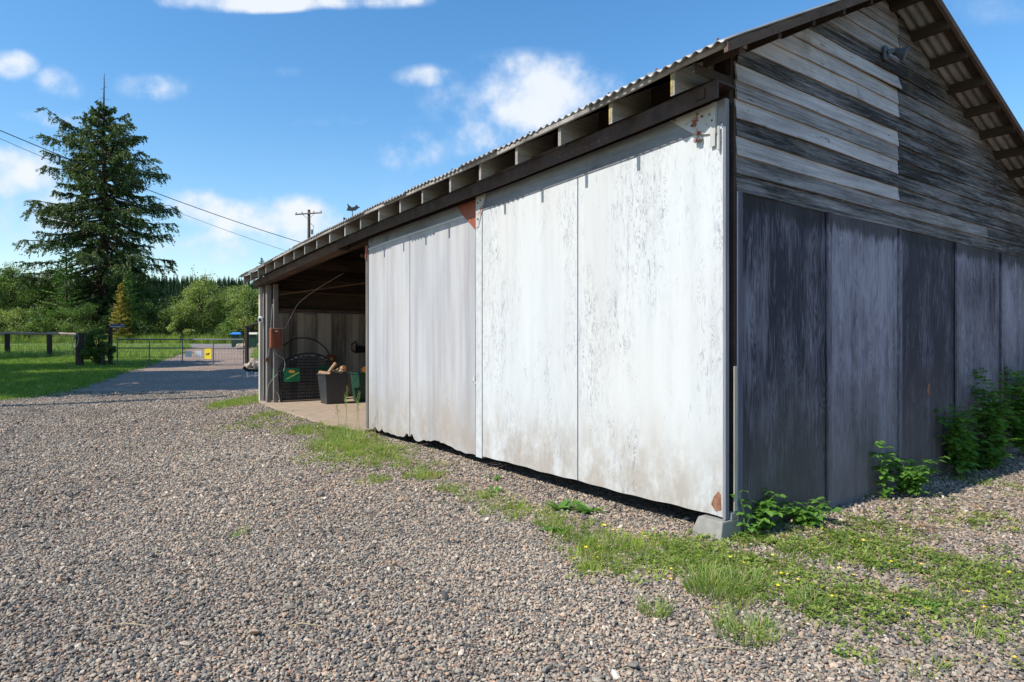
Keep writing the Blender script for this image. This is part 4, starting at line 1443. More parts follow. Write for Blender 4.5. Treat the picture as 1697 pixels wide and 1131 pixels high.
def bramble(pos, h, spread, nst, seed, label, ls=.055, leaves=7, flat=1.0):
    r = random.Random(seed)
    t = empty('bramble', pos, ANG)
    tag(t, label, 'plant', 'leafy brambles along the barn wall')
    st = MB(); V, F, tn = [], [], []
    for i in range(nst):
        a = r.uniform(0, 2 * PI); le = spread * r.uniform(.4, 1.1); hh = h * r.uniform(.45, 1.0)
        pts = []
        for k in range(7):
            q = k / 6
            pts.append(Vector((math.cos(a) * le * q ** 1.4, math.sin(a) * le * q ** 1.4 * flat, hh * (1 - (1 - q) ** 1.7))) + Vector((r.uniform(-.008, .008), r.uniform(-.008, .008), 0)))
        st.tube(pts, [.0035 - .0022 * k / 6 for k in range(7)], 5)
        for k in range(leaves):
            q = .12 + .88 * (k + r.random() * .5) / leaves
            q = min(q, 1); f_ = q * 6; i0 = min(int(f_), 5)
            b = pts[i0].lerp(pts[i0 + 1], f_ - i0)
            ba = r.uniform(0, 2 * PI)
            pd = Vector((math.cos(ba), math.sin(ba), r.uniform(.1, .5))).normalized()
            pe = b + pd * r.uniform(.02, .05)
            st.tube([b, pe], .0011, 4)
            for j in (-1, 0, 1):
                dd = Vector((math.cos(ba + j * 1.1), math.sin(ba + j * 1.1), r.uniform(-.25, .25))).normalized()
                nn = Vector((r.uniform(-.3, .3), r.uniform(-.3, .3), 1)).normalized()
                L = ls * r.uniform(.65, 1.2) * (1.15 if j == 0 else .9) * (1.1 - .4 * q)
                f0 = len(F)
                leaf_shape(V, F, pe, dd, nn, L, L * .36)
                tn += [r.random()] * (len(F) - f0)
    st.build('stem', MATS['bramble_leaf'], t, tone=True)
    me = np_mesh('foliage', [tuple(v) for v in V], F, tn)
    link('foliage', me, t, MATS['bramble_leaf'], True)
    return t

bramble(gp(1262, 882), .32, .20, 12, 1, 'green bramble beside the concrete footing at the barn corner', .08, 6)
bramble(bw(.02, -.10, 0), .42, .07, 3, 2, 'thin bramble shoots climbing the corner trim above the footing', .06, 5)
bramble(gp(1335, 872), .20, .24, 16, 3, 'low spreading bramble under the first batten of the plywood wall', .07, 5)
bramble(gp(1508, 824), .42, .28, 20, 4, 'sunlit bramble in front of the second and third plywood panels', .085, 6)
bramble(gp(1637, 780), .46, .34, 22, 5, 'sunlit bramble at the right edge in front of the dark bushes', .10, 6)
bramble(bw(2.1, -.12, 0), .55, .25, 6, 6, 'shaded bramble shoots climbing the second plywood panel', .08, 6, .25)
bramble(bw(3.75, -.16, 0), .80, .50, 26, 7, 'large dark shaded bramble below the rust stain', .10, 9, .3)
bramble(bw(4.7, -.16, 0), 1.15, .50, 28, 8, 'tall dark shaded bramble against the fourth plywood panel', .10, 10, .3)
bramble(bw(5.7, -.18, 0), 1.15, .60, 34, 9, 'tallest dark shaded bramble at the right edge of the picture', .11, 11, .3)
bramble(bw(6.9, -.2, 0), 1.15, .60, 26, 10, 'dark bramble farthest along the gable wall', .11, 9, .3)


def rosette(name, pos, n, L, seed, label, cat='weed', up=.5, group=None):
    r = random.Random(seed)
    V, F, tn = [], [], []
    for i in range(n):
        a = r.uniform(0, 2 * PI)
        d = Vector((math.cos(a), math.sin(a), r.uniform(up * .3, up * 1.6))).normalized()
        l = L * r.uniform(.6, 1.15)
        f0 = len(F)
        leaf_shape(V, F, Vector((r.uniform(-.5, .5) * L * .5, r.uniform(-.5, .5) * L * .5, .01)), d, Vector((0, 0, 1)) + d * .1, l, l * .2, .3)
        tn += [r.random()] * (len(F) - f0)
    me = np_mesh(name, [tuple(v) for v in V], F, tn)
    o = link(name, me, None, MATS['bramble_leaf'], True)
    o.location = pos
    tag(o, label, cat, group)
    return o
G_W = 'broad leaved weeds in the gravel'
rosette('broadleaf_weed', gp(930, 848), 15, .17, 1, 'broad leaved weed in front of the near sliding door', group=G_W)
rosette('broadleaf_weed', gp(975, 852), 14, .16, 2, 'broad leaved weed just right of its twin before the near door', group=G_W)
rosette('broadleaf_weed', gp(822, 797), 7, .12, 3, 'small upright weed near the gap between the two doors', group=G_W)
rosette('broadleaf_weed', gp(908, 884), 14, .12, 4, 'low weed nearest the middle of the gravel yard', group=G_W)
rosette('broadleaf_weed', gp(818, 818), 8, .10, 5, 'tiny weed with a yellowed leaf before the near door', group=G_W)
rosette('broadleaf_weed', gp(1530, 1010), 16, .10, 6, 'dark leaved weed among the buttercups at the lower right', group=G_W, up=.3)
rosette('broadleaf_weed', gp(1400, 1085), 14, .06, 7, 'small star shaped weed near the lower right', group=G_W, up=.3)


def tuft(pos, n, hmin, hmax, spread, seed, label, w=.0022, lean=.9):
    me = blade_mesh('grass_tuft', n, hmin, hmax, spread, w, lean, seed)
    at = me.attributes.new('tone', 'FLOAT', 'FACE')
    tn = np.repeat(np.random.default_rng(seed).random(n), 2).astype(np.float32)
    at.data.foreach_set('value', tn)
    o = link('grass_tuft', me, None, MATS['tuft_blade'])
    o.location = pos
    tag(o, label, 'grass tuft', 'tufts of grass in the gravel')
    return o
tuft(gp(1185, 985), 330, .06, .17, .15, 1, 'largest dense grass tuft in front of the concrete footing')
tuft(gp(1240, 975), 160, .05, .14, .12, 11, 'grass tuft just right of the largest one')
tuft(gp(1085, 1020), 150, .04, .12, .07, 2, 'isolated grass tuft on bare gravel left of the largest one')
tuft(gp(1235, 1055), 260, .05, .12, .14, 3, 'sprawling grass tuft nearest the camera')
tuft(gp(1340, 1010), 120, .04, .10, .10, 4, 'small grass tuft among the buttercups right of the largest one')
tuft(gp(1560, 1000), 120, .04, .10, .12, 5, 'low grass tuft at the far right by the dark leaved weed')
tuft(gp(578, 735), 200, .10, .24, .22, 6, 'grass tuft at the edge of the slab by the far sliding door', .004)
tuft(gp(540, 745), 150, .08, .18, .25, 7, 'grass tuft a little left of the slab edge', .004)
tuft(gp(388, 893), 40, .03, .06, .03, 8, 'tiny lone grass tuft in the middle of the open gravel')
# tall grass gone to seed
for i, (px, py, hh) in enumerate([(570, 728, .75), (576, 727, .62), (588, 728, .68), (562, 730, .5), (596, 730, .55)]):
    p = gp(px, py)
    mb = MB()
    r = random.Random(i)
    tip = Vector((r.uniform(-.06, .06), r.uniform(-.05, .05), hh))
    mb.tube([(0, 0, 0), tip * .5 + Vector((.01, 0, 0)), tip], [.0035, .0025, .0015], 5)
    for k in range(22):
        q = .72 + .28 * k / 22
        c = tip * q
        a = r.uniform(0, 6.28)
        e = c + Vector((math.cos(a) * .035 * (1.2 - q), math.sin(a) * .035 * (1.2 - q), .015)) * 2
        mb.tube([c, e], .001, 4)
        mb.tube([e, e + Vector((0, 0, .014))], [.004, .001], 5)
    o = mb.build('seeding_grass', MATS['tuft_blade'], None, tone=True)
    o.location = p
    tag(o, 'thin grass stalk gone to seed before the slab by the far sliding door', 'grass stalk', 'seeding grass stalks before the slab')

# buttercups
ST = NT('stem_green', .6); ST.color((.10, .2, .03)); MATS['stem_green'] = ST.m
spots = [(1000, 872, 1), (1015, 880, 1), (1035, 879, 1), (1065, 888, 1), (1072, 892, 1), (1068, 896, 1), (992, 905, 1), (970, 915, 1), (990, 922, 1), (952, 933, 1),
         (1113, 945, 1), (1110, 962, 1), (1162, 920, 1), (1212, 928, 1), (1235, 940, 1), (1276, 926, 1), (1352, 867, 1), (1365, 879, 1), (1290, 973, 1), (1296, 950, 1),
         (1303, 953, 1), (1292, 970, 1), (1308, 968, 1), (1322, 962, 1), (1280, 965, 1), (1366, 974, 1), (1394, 948, 1), (1416, 955, 1), (1430, 902, 1), (1487, 957, 1),
         (1525, 942, 1), (1478, 935, 1), (1600, 982, 1), (1537, 1018, 1), (1505, 1020, 1), (1630, 1009, 1), (1672, 951, 1), (1684, 1098, 1), (1380, 990, 1), (1580, 965, 1)]
proto = None
for i, (px, py, _) in enumerate(spots):
    g = gp(px, py + 12)
    if proto is None:
        proto = empty('buttercup', g)
        mb = MB(); mb.tube([(0, 0, 0), (.006, .002, .035), (.004, 0, .066)], .0012, 5); mb.build('stem', MATS['stem_green'], proto)
        mb = MB()
        for k in range(5):
            a = k * 2 * PI / 5
            c, s_ = math.cos(a), math.sin(a); c2, s2 = math.cos(a + .55), math.sin(a + .55); c3, s3 = math.cos(a - .55), math.sin(a - .55)
            mb.add([(.004, 0, .066), (.004 + .008 * c2, .008 * s2, .070), (.004 + .0125 * c, .0125 * s_, .074), (.004 + .008 * c3, .008 * s3, .070)], [(0, 1, 2, 3)])
        mb.build('blossom', MATS['petal'], proto)
        t = proto
    else:
        t = proto.copy(); COL.objects.link(t); t.location = g
        for ch in list(proto.children):
            c = ch.copy(); COL.objects.link(c); c.parent = t
    t.rotation_euler = (rr.uniform(-.2, .2), rr.uniform(-.2, .2), rr.uniform(0, 6))
    s_ = rr.uniform(.75, 1.2); t.scale = (s_, s_, s_ * rr.uniform(.6, 1))
    tag(t, 'yellow buttercup blooming in the weeds before the barn corner', 'flower', 'buttercups in the weeds at the barn corner')

# dry clump
me = blade_mesh('dead_grass_clump', 400, .01, .05, .10, .0016, 2.4, 91)
o = link('dead_grass_clump', me, None, MATS['dead_grass']); o.location = gp(1517, 878)
tag(o, 'reddish brown clump of dead grass on the ground before the plywood wall', 'dead grass')
for i, (px, py, a, l) in enumerate([(1420, 1020, .4, .16), (500, 865 + 180, .1, .1), (1575, 880, -.5, .2), (1180, 1085, .1, .14), (205, 1045, .1, .13), (1610, 830, -.7, .25)]):
    g = gp(px, py)
    mb = MB(); mb.tube([(-l, 0, .02), (0, .01, .032), (l, -.01, .022)], [.0016, .0026, .001], 5)
    o = mb.build('dry_twig', MATS['straw'], None); o.location = g; o.rotation_euler = (0, 0, a)
    tag(o, ['bent straw coloured twig below the buttercups', 'short dry twig on the open gravel, lower middle', 'dry twig right of the dead grass clump', 'dry twig below the sprawling tuft', 'thin curved straw twig at the lower left of the yard', 'long dry twig near the dark brambles'][i], 'twig', 'dry twigs on the gravel')

# ------------------------------------------------------------------ gate, fences and things at the end of the drive
def wp_(px, Y, dz=0.0):
    x = (px - 848.5) / F_PX * Y
    return Vector((x, Y, TZ(x, Y) + dz))

def fpost(p, h, w, name, label, m='fence_wood', group=None):
    mb = MB()
    mb.tube([(0, 0, -.3), (0, 0, h * .5), (.01, 0, h)], [w, w * .97, w * .93], 9)
    o = mb.build(name, MATS[m], None); o.location = p
    tag(o, label, 'post', group)
    return o

gl, gr = wp_(192, 30.2), wp_(404, 30.2)
gl.z = gr.z = .30
gate = empty('farm_gate', gl)
tag(gate, 'long grey tubular farm gate closed across the gravel drive', 'gate')
W_ = gr.x - gl.x; H_ = 1.27
mb = MB()
mb.tube([(.05, 0, H_), (W_, 0, H_)], .030, 8)
mb.tube([(.05, 0, .10), (W_, 0, .10)], .014, 8)
mb.tube([(.05, 0, .86), (W_, 0, .86)], .028, 8)
mb.build('rail', MATS['gate_steel'], gate)
mb = MB()
for q in (.05 / W_ + .003, .262, .521, .762, .997):
    mb.tube([(W_ * q, 0, .10), (W_ * q, 0, H_)], .026, 8)
mb.build('upright', MATS['gate_steel'], gate)
mb = MB()
x = .1
while x < W_:
    mb.tube([(x, .012, .1), (x, .012, .86)], .0032, 4); x += .15
for z in np.arange(.2, .86, .12): mb.tube([(.1, .012, z), (W_, .012, z)], .0032, 4)
mb.tube([(W_ * .27, .01, .42), (W_ * .52, .01, .40)], .008, 4)
mb.build('wire_mesh', MATS['gate_steel'], gate)
mb = MB(); mb.tube([(W_ + .02, 0, .7), (W_ + .12, 0, .7)], .03, 6); mb.build('latch', MATS['gate_steel'], gate)

def sign(x, z0, w, h, m, label, dog=False):
    t = empty('sign', gl + Vector((x, -.05, z0)))
    tag(t, label, 'sign', 'signs on the farm gate')
    mb = MB(); mb.box(0, w, -.006, .0, 0, h); mb.build('board', MATS[m], t, bevel=.002)
    if dog:
        mb = MB()
        pf = [(.08, .20), (.10, .20), (.105, .26), (.20, .27), (.205, .21), (.225, .21), (.23, .28), (.26, .31), (.30, .32), (.31, .35), (.26, .37), (.23, .38), (.21, .34), (.11, .335), (.07, .37), (.06, .36), (.085, .31)]
        pf = [(a * w / .40 + .01, b * h / .62) for a, b in pf]
        n_ = len(pf)
        mb.add([(x_, -.010, z_) for x_, z_ in pf] + [(x_, -.007, z_) for x_, z_ in pf], [tuple(range(n_)), tuple(range(2 * n_ - 1, n_ - 1, -1))] + [(i, (i + 1) % n_, (i + 1) % n_ + n_, i + n_) for i in range(n_)])
        mb.build('dog_silhouette', MATS['black_metal'], t)
sign(W_ * .548, .44, .30, .28, 'pale_sign', 'left small pale sign on the gate')
sign(W_ * .625, .46, .30, .26, 'pale_sign', 'second small pale sign, between the left one and the yellow sign')
sign(W_ * .698, .33, .32, .50, 'yellow_sign', 'yellow sign with a black dog shape on the gate', True)

fpost(wp_(409, 30.2), 1.95, .10, 'gate_post', 'dark wooden post at the right end of the farm gate')
# hand rail rising to the right of the post
t = empty('handrail', wp_(409, 30.2))
tag(t, 'dark sloping rail fixed to the right hand gate post', 'rail')
mb = MB(); mb.tube([(0, -.1, 1.88), (1.2, -.6, 2.15)], .06, 6); mb.build('rail', MATS['fence_wood'], t)
fpost(wp_(183, 30.4), 1.85, .10, 'gate_post', 'dark post at the left end of the farm gate with the blue box on it')
t = empty('newspaper_box', wp_(194, 30.25, 1.72))
tag(t, 'dark blue box on top of the left gate post', 'box')
mb = MB(); mb.box(-.28, .28, -.12, .12, .12, .26); mb.build('box_body', MATS['navy'], t, bevel=.02)
mb = MB(); mb.box(-.26, .26, -.124, -.121, .13, .165); mb.build('stripe', MATS['pale_sign'], t)
mb = MB(); mb.tube([(-.03, 0, -.1), (-.03, 0, .12)], .03, 6); mb.build('bracket', MATS['gate_steel'], t)
fpost(wp_(132, 29.6), 1.60, .17, 'fence_post', 'thick dark post at the left side of the vine covered clump')
fpost(wp_(170, 30.0), 1.2, .10, 'fence_post', 'dark post half hidden in the vines')
t = empty('white_hose', wp_(132, 29.4)); tag(t, 'pale hose looped over the thick dark post', 'hose')
mb = MB(); mb.tube([(.05, -.2, 1.55), (.10, -.22, 1.3), (.02, -.22, 1.0), (-.12, -.2, .8), (-.22, -.2, .95), (-.15, -.2, 1.3), (.0, -.2, 1.55)], .022, 6); mb.build('hose_loop', MATS['cable'], t)

# wooden field fence at the left
fence = empty('field_fence', wp_(12, 36.5))
tag(fence, 'wooden post and rail fence with wire mesh along the left of the lawn', 'fence')
org = fence.location.copy()
pxs = [(-130, 38.5), (-60, 37.5), (12, 36.5), (82, 36.0), (140, 35.0)]
pp = [wp_(a, b) - org for a, b in pxs]
for i, p in enumerate(pp):
    mb = MB(); mb.tube([p + Vector((0, 0, -.2)), p + Vector((0, 0, 1.45))], .13 if i < 4 else .10, 8); mb.build('fence_post', MATS['fence_wood'], fence)
mb = MB()
for a, b in zip(pp[:-1], pp[1:]):
    mb.tube([a + Vector((0, -.13, 1.37)), b + Vector((0, -.13, 1.33))], .085, 6)
mb.build('top_rail', MATS['rail_wood'], fence)
mb = MB()
for a, b in zip(pp[:-1], pp[1:]):
    for k in range(8):
        z = .15 + k * .15
        mb.tube([a + Vector((0, .05, z)), b + Vector((0, .05, z))], .005, 4)
    for k in range(1, 16):
        c = a.lerp(b, k / 16); mb.tube([c + Vector((0, .05, .1)), c + Vector((0, .05, 1.25))], .005, 4)
mb.build('wire_mesh', MATS['gate_steel'], fence)

# wheeled bins beyond the gate
def wheelie(px, Y, body, lid, label, rz=0.2):
    p = wp_(px, Y)
    t = empty('wheelie_bin', p, rz)
    tag(t, label, 'bin', 'wheeled rubbish bins beyond the gate')
    mb = MB()
    vs_ = [(-.24, -.26, .08), (.24, -.26, .08), (.24, .26, .08), (-.24, .26, .08), (-.31, -.34, .98), (.31, -.34, .98), (.31, .36, .98), (-.31, .36, .98)]
    mb.add(vs_, [(0, 3, 2, 1), (4, 5, 6, 7), (0, 1, 5, 4), (1, 2, 6, 5), (2, 3, 7, 6), (3, 0, 4, 7)]); mb.build('bin_body', MATS[body], t, bevel=.03)
    mb = MB()
    vs_ = [(-.36, -.42, .985), (.36, -.42, .985), (.36, .42, .985), (-.36, .42, .985), (-.36, -.42, 1.04), (.36, -.42, 1.04), (.28, .36, 1.17), (-.28, .36, 1.17)]
    mb.add(vs_, [(0, 3, 2, 1), (4, 5, 6, 7), (0, 1, 5, 4), (1, 2, 6, 5), (2, 3, 7, 6), (3, 0, 4, 7)]); mb.build('lid', MATS[lid], t, bevel=.02)
    for s_ in (-1, 1):
        mb = MB(); mb.tube([(s_ * .24, .30, .11), (s_ * .30, .30, .11)], .11, 12); mb.build('wheel', MATS['black_plastic'], t)
    mb = MB(); mb.tube([(-.25, .42, .93), (.25, .42, .93)], .02, 6); mb.build('handle', MATS[body], t)
BIN_Y = 47
wheelie(391, BIN_Y, 'green_plastic', 'blue_plastic', 'green wheeled bin with a bright blue lid beyond the gate')
wheelie(419, BIN_Y - 1, 'green_plastic', 'beige_plastic', 'green wheeled bin with a pale beige lid right of the blue lidded one')

def rock(px, Y, s, seed, label):
    r = random.Random(seed)
    bm = bmesh.new(); bmesh.ops.create_icosphere(bm, subdivisions=2, radius=.5)
    for v in bm.verts:
        n = v.co.normalized()
        v.co *= 1 + .18 * math.sin(n.x * 5 + seed) + .14 * math.sin(n.y * 7 + seed * 2) + r.uniform(-.05, .05)
        v.co = Vector((v.co.x * s[0], v.co.y * s[1], v.co.z * s[2]))
    me = bpy.data.meshes.new('rock'); bm.to_mesh(me); bm.free()
    o = link('rock', me, None, MATS['rock']); o.location = wp_(px, Y, s[2] * .3)
    tag(o, label, 'rock', 'rocks beside the right gate post')
rock(414, 28.6, (.5, .4, .35), 1, 'leftmost reddish rock beside the right gate post')
rock(421, 28.9, (.55, .45, .55), 2, 'tallest pale rock of the pile by the gate post')
rock(428, 28.4, (.5, .4, .38), 3, 'rock of the pile nearest the barn end')
rock(400, 45, (.8, .6, .5), 4, 'big pale boulder beside the blue lidded bin')

# black and white cat by the barn end
def cat():
    p = gp(419, 627)
    t = empty('cat', p, R(170))
    tag(t, 'black and white cat walking across the shaded drive by the barn end', 'cat')
    J = [((0, 0, .27), .062), ((.10, 0, .275), .070), ((.20, 0, .28), .066), ((-.10, 0, .275), .066), ((-.17, 0, .28), .055),
         ((.27, 0, .32), .045), ((.33, 0, .37), .050), ((.375, 0, .36), .036), ((.405, 0, .35), .020)]
    E = [(0, 1), (1, 2), (0, 3), (3, 4), (2, 5), (5, 6), (6, 7), (7, 8)]
    def add(par, pts):
        for q, r_ in pts:
            J.append((q, r_)); E.append((par, len(J) - 1)); par = len(J) - 1
    for s_, f in ((-1, .04), (1, -.05)):
        add(2, [((.205, s_ * .045, .20), .036), ((.215 + f * .5, s_ * .05, .11), .022), ((.21 + f, s_ * .05, .03), .018), ((.235 + f, s_ * .05, .014), .018)])
        add(4, [((-.165, s_ * .048, .20), .042), ((-.13 - f * .4, s_ * .052, .13), .028), ((-.19 - f, s_ * .052, .075), .018), ((-.18 - f, s_ * .052, .02), .017), ((-.155 - f, s_ * .052, .014), .018)])
    add(4, [((-.24, 0, .31), .020), ((-.31, 0, .38), .017), ((-.35, 0, .47), .015), ((-.34, 0, .54), .011)])
    for s_ in (-1, 1): add(6, [((.325, s_ * .03, .415), .018), ((.322, s_ * .037, .445), .005)])
    me = bpy.data.meshes.new('cat_body'); me.from_pydata([j[0] for j in J], E, [])
    o = link('cat_body', me, t)
    m = o.modifiers.new('skin', 'SKIN')
    for i, (q, r_) in enumerate(J): me.skin_vertices[0].data[i].radius = (r_, r_)
    me.skin_vertices[0].data[0].use_root = True
    o.modifiers.new('sub', 'SUBSURF').levels = 2; o.modifiers['sub'].render_levels = 2
    q = NT('cat_fur', .8)
    x, y, z = q.sep(q.co())
    n = q.noise(q.co((1, 1, 1)), 7, 2)
    k = q.math('ADD', z, q.math('MULTIPLY', q.math('SUBTRACT', n, .5), .22))
    q.color(q.mix(q.step(k, .215, .225), (.72, .72, .70), (.015, .015, .017)))
    me.materials.append(q.m)
cat()

# ------------------------------------------------------------------ trees
def rand_unit(n, r):
    v = r.normal(size=(n, 3)); return v / np.linalg.norm(v, axis=1, keepdims=True)


def cards(C, D, L, W, r, flat=0.0):
    """leaf or needle spray shapes: centres C, directions D, lengths L, widths W -> narrow 4-sided faces"""
    n = len(C)
    up = rand_unit(n, r); up[:, 2] += flat; up /= np.linalg.norm(up, axis=1, keepdims=True)
    S = np.cross(D, up); S /= (np.linalg.norm(S, axis=1, keepdims=True) + 1e-9)
    L = L[:, None]; W = W[:, None]
    V = np.stack([C - D * L * .5, C + S * W * .5, C + D * L * .5, C - S * W * .5], 1).reshape(-1, 3)
    F = np.arange(n * 4).reshape(n, 4)
    return V, F


def tree_obj(name, pos, label, group, trunk, V, F, tone, mat, cat='tree'):
    t = empty(name, pos)
    tag(t, label, cat, group)
    if trunk is not None: trunk.build('trunk', MATS['bark'], t, smooth=True)
    link('crown', np_mesh('crown', V, F, tone), t, MATS[mat])
    return t


def big_fir(pos, H):
    r = np.random.default_rng(12)
    tr = MB()
    tr.tube([(0, 0, -.5), (.05, 0, 2), (0, .05, H * .4), (.05, 0, H * .7), (0, 0, H * .88), (.06, 0, H)], [.62, .5, .36, .2, .09, .02], 10)
    C, D, L, W, Tn = [], [], [], [], []
    nb = 330
    hs = np.concatenate([np.linspace(1.2, H * .865, nb)])
    prof_h = [0, .06, .16, .30, .45, .58, .69, .76, .80, .86]
    prof_r = [5.0, 5.3, 5.7, 6.3, 6.2, 5.7, 5.3, 4.8, 3.1, .9]
    for i, h in enumerate(hs):
        a = i * 2.39996 + r.normal(0, .35)
        h = h + r.normal(0, .25)
        R_ = np.interp(h / H, prof_h, prof_r) * (r.uniform(.62, 1.22) if r.random() < .6 else r.uniform(.3, .65)) * (1 + .10 * math.sin(3 * a + h * .55))
        if R_ < .3: continue
        droop = np.interp(h / H, [0, .4, .8, .86], [.55, .42, .06, -.30]) + r.normal(0, .10)
        pts = []
        nseg = 9
        yaw = r.normal(0, .15)
        for k in range(nseg + 1):
            q = k / nseg
            z = h - droop * R_ * (q ** 1.15) + .20 * R_ * max(0, q - .62) * 2.2
            aa = a + yaw * q
            pts.append(np.array([math.cos(aa) * R_ * q, math.sin(aa) * R_ * q, z]))
        tr.tube([tuple(p) for p in pts], [.07 * (1 - .85 * k / nseg) * (R_ / 5 + .3) + .008 for k in range(nseg + 1)], 4, cap=False)
        # secondary sprays hang from the branch
        ns = int(23 * R_ / 4) + 4
        for s in range(ns):
            q = r.uniform(.22, 1.0) ** .8
            f_ = q * nseg; i0 = min(int(f_), nseg - 1); b = pts[i0] + (pts[i0 + 1] - pts[i0]) * (f_ - i0)
            out = np.array([math.cos(a), math.sin(a), 0]); side = np.array([-math.sin(a), math.cos(a), 0])
            sl = (.35 + .7 * (1 - abs(q - .5))) * r.uniform(.5, 1.1) * R_ / 6.0 + .2
            dr = out * r.uniform(.2, .9) + side * r.choice([-1, 1]) * r.uniform(.3, 1.0) + np.array([0, 0, r.uniform(-1.5, .15)])
            dr /= np.linalg.norm(dr)
            tb = r.uniform(.15, .75)
            m = 24
            tt = r.random(m)
            cc = b + dr * (tt[:, None] * sl) + r.normal(0, .055, (m, 3)) - np.array([0, 0, 1]) * (tt[:, None] ** 2) * sl * .25
            dd = dr[None] + r.normal(0, .45, (m, 3)); dd /= np.linalg.norm(dd, axis=1, keepdims=True)
            C.append(cc); D.append(dd); L.append(r.uniform(.15, .34, m)); W.append(r.uniform(.055, .12, m)); Tn.append(np.clip(tb + r.normal(0, .15, m), 0, 1))
    # bare twigs at the leader
    for k in range(26):
        h = H * r.uniform(.82, .985); a = r.uniform(0, 6.28); l = (1 - h / H) * 5 * r.uniform(.5, 1.2) + .12
        tr.tube([(0, 0, h), (math.cos(a) * l, math.sin(a) * l, h + l * r.uniform(-.1, .3))], [.018, .006], 4, cap=False)
    C, D, L, W, Tn = map(np.concatenate, (C, D, L, W, Tn))
    V, F = cards(C, D, L, W, r)
    print('fir cards', len(C))
    tree_obj('fir_tree', pos, 'very tall dark fir with a bare dead leader and drooping boughs', None, tr, V, F, Tn, 'fir_needles')


def conifer(pos, H, Rm, seed, mat, label, group=None, name='conifer_tree', n=110, cs=1.0):
    r = np.random.default_rng(seed)
    tr = MB(); tr.tube([(0, 0, -.4), (0, 0, H * .5), (0, 0, H)], [H * .02 + .03, H * .012, .012], 7)
    C, D, L, W, Tn = [], [], [], [], []
    for i in range(n):
        h = H * (.04 + .95 * (i / n) ** .9)
        a = i * 2.39996 + r.normal(0, .3)
        R_ = Rm * (1 - h / H) ** .8 * r.uniform(.7, 1.15) + .08
        m = int(20 + 70 * R_ / max(Rm, .1))
        q = r.random(m) ** .7
        out = np.array([math.cos(a), math.sin(a), 0]); side = np.array([-math.sin(a), math.cos(a), 0])
        cc = np.array([0, 0, h]) + out * (q[:, None] * R_) + side * r.normal(0, .16, m)[:, None] * R_ * (1.1 - q[:, None]) + np.array([0, 0, 1]) * (R_ * .22 * q[:, None] - .05)
        cc += r.normal(0, .04, (m, 3))
        dd = out + side * r.normal(0, .7, m)[:, None] + np.array([0, 0, .15]) + r.normal(0, .25, (m, 3)); dd /= np.linalg.norm(dd, axis=1, keepdims=True)
        C.append(cc); D.append(dd); L.append(r.uniform(.14, .30, m) * cs); W.append(r.uniform(.05, .10, m) * cs); Tn.append(np.clip(r.uniform(.2, .8) + r.normal(0, .15, m), 0, 1))
    C, D, L, W, Tn = map(np.concatenate, (C, D, L, W, Tn))
    V, F = cards(C, D, L, W, r)
    return tree_obj(name, pos, label, group, tr, V, F, Tn, mat)


def leafy(pos, H, Rx, seed, mat, label, group=None, name='leafy_tree', clumps=60, per=170, size=.16, low=0.15, cat='tree', leader=0):
    """broad crown: limbs carrying many small leaf clumps, uneven outline and gaps"""
    r = np.random.default_rng(seed)
    tr = MB(); tr.tube([(0, 0, -.4), (.05, 0, H * .3), (0, .05, H * .75)], [H * .022 + .03, H * .016, .02], 7)
    C, Tn, Dn = [], [], []
    for i in range(clumps):
        d = rand_unit(1, r)[0]
        rad = r.uniform(.35, 1.0) ** .6
        c = np.array([d[0] * Rx * rad, d[1] * Rx * rad, H * (low + (1 - low) * .5) + d[2] * H * (1 - low) * .5 * rad])
        c[:2] *= np.interp(c[2] / H, [0, .3, .7, 1], [.9, 1.05, .85, .45])
        cr = Rx * r.uniform(.16, .34)
        tr.tube([(0, 0, max(.1, c[2] * .55)), tuple(c * np.array([.5, .5, .85])), tuple(c)], [.035, .022, .008], 4, cap=False)
        p = rand_unit(per, r) * (r.random((per, 1)) ** .45) * cr
        p[:, 2] *= .75
        C.append(c + p); Tn.append(np.clip(r.uniform(.2, .8) + r.normal(0, .18, per), 0, 1)); Dn.append(rand_unit(per, r))
    for k in range(leader):
        a = r.uniform(0, 6.28); x = r.normal(0, Rx * .25); y = r.normal(0, Rx * .2); z0 = H * .85; z1 = H * r.uniform(1.02, 1.18)
        tr.tube([(x * .5, y * .5, z0 * .8), (x, y, z1)], [.02, .006], 4, cap=False)
        m = 14; t_ = r.random(m)[:, None]
        C.append(np.array([x, y, z0]) + np.array([0, 0, z1 - z0]) * t_ + r.normal(0, .12, (m, 3))); Tn.append(r.random(m)); Dn.append(rand_unit(m, r))
    C, Tn, Dn = np.concatenate(C), np.concatenate(Tn), np.concatenate(Dn)
    n = len(C)
    V, F = cards(C, Dn, r.uniform(.7, 1.3, n) * size, r.uniform(.4, .8, n) * size, r)
    return tree_obj(name, pos, label, group, tr, V, F, Tn, mat, cat)


big_fir(wp_(172, 66), 27.9)
G_T = 'trees beyond the fence and road'
def th(px, Y, top): return CAM_H + (568 - top) / F_PX * Y - TZ((px - 848.5) / F_PX * Y, Y)
leafy(wp_(-40, 62), th(-40, 62, 430), 4.2, 21, 'thicket_leaf', 'dense green thicket tree at the very left edge', G_T)
leafy(wp_(22, 64), th(22, 64, 438), 3.6, 22, 'thicket_leaf', 'dense green thicket tree near the left edge behind the fence', G_T)
leafy(wp_(68, 65), th(68, 65, 462), 3.4, 23, 'thicket_leaf', 'rounded dark thicket tree left of the young fir', G_T)
leafy(wp_(95, 61), th(95, 61, 500), 2.6, 24, 'thicket_leaf', 'low shrub below the young fir behind the fence', G_T, 'shrub', 36, cat='shrub')
leafy(wp_(150, 60.5), th(150, 60.5, 505), 2.6, 25, 'vine_leaf', 'dark shrub below the tall fir', G_T, 'shrub', 36, cat='shrub')
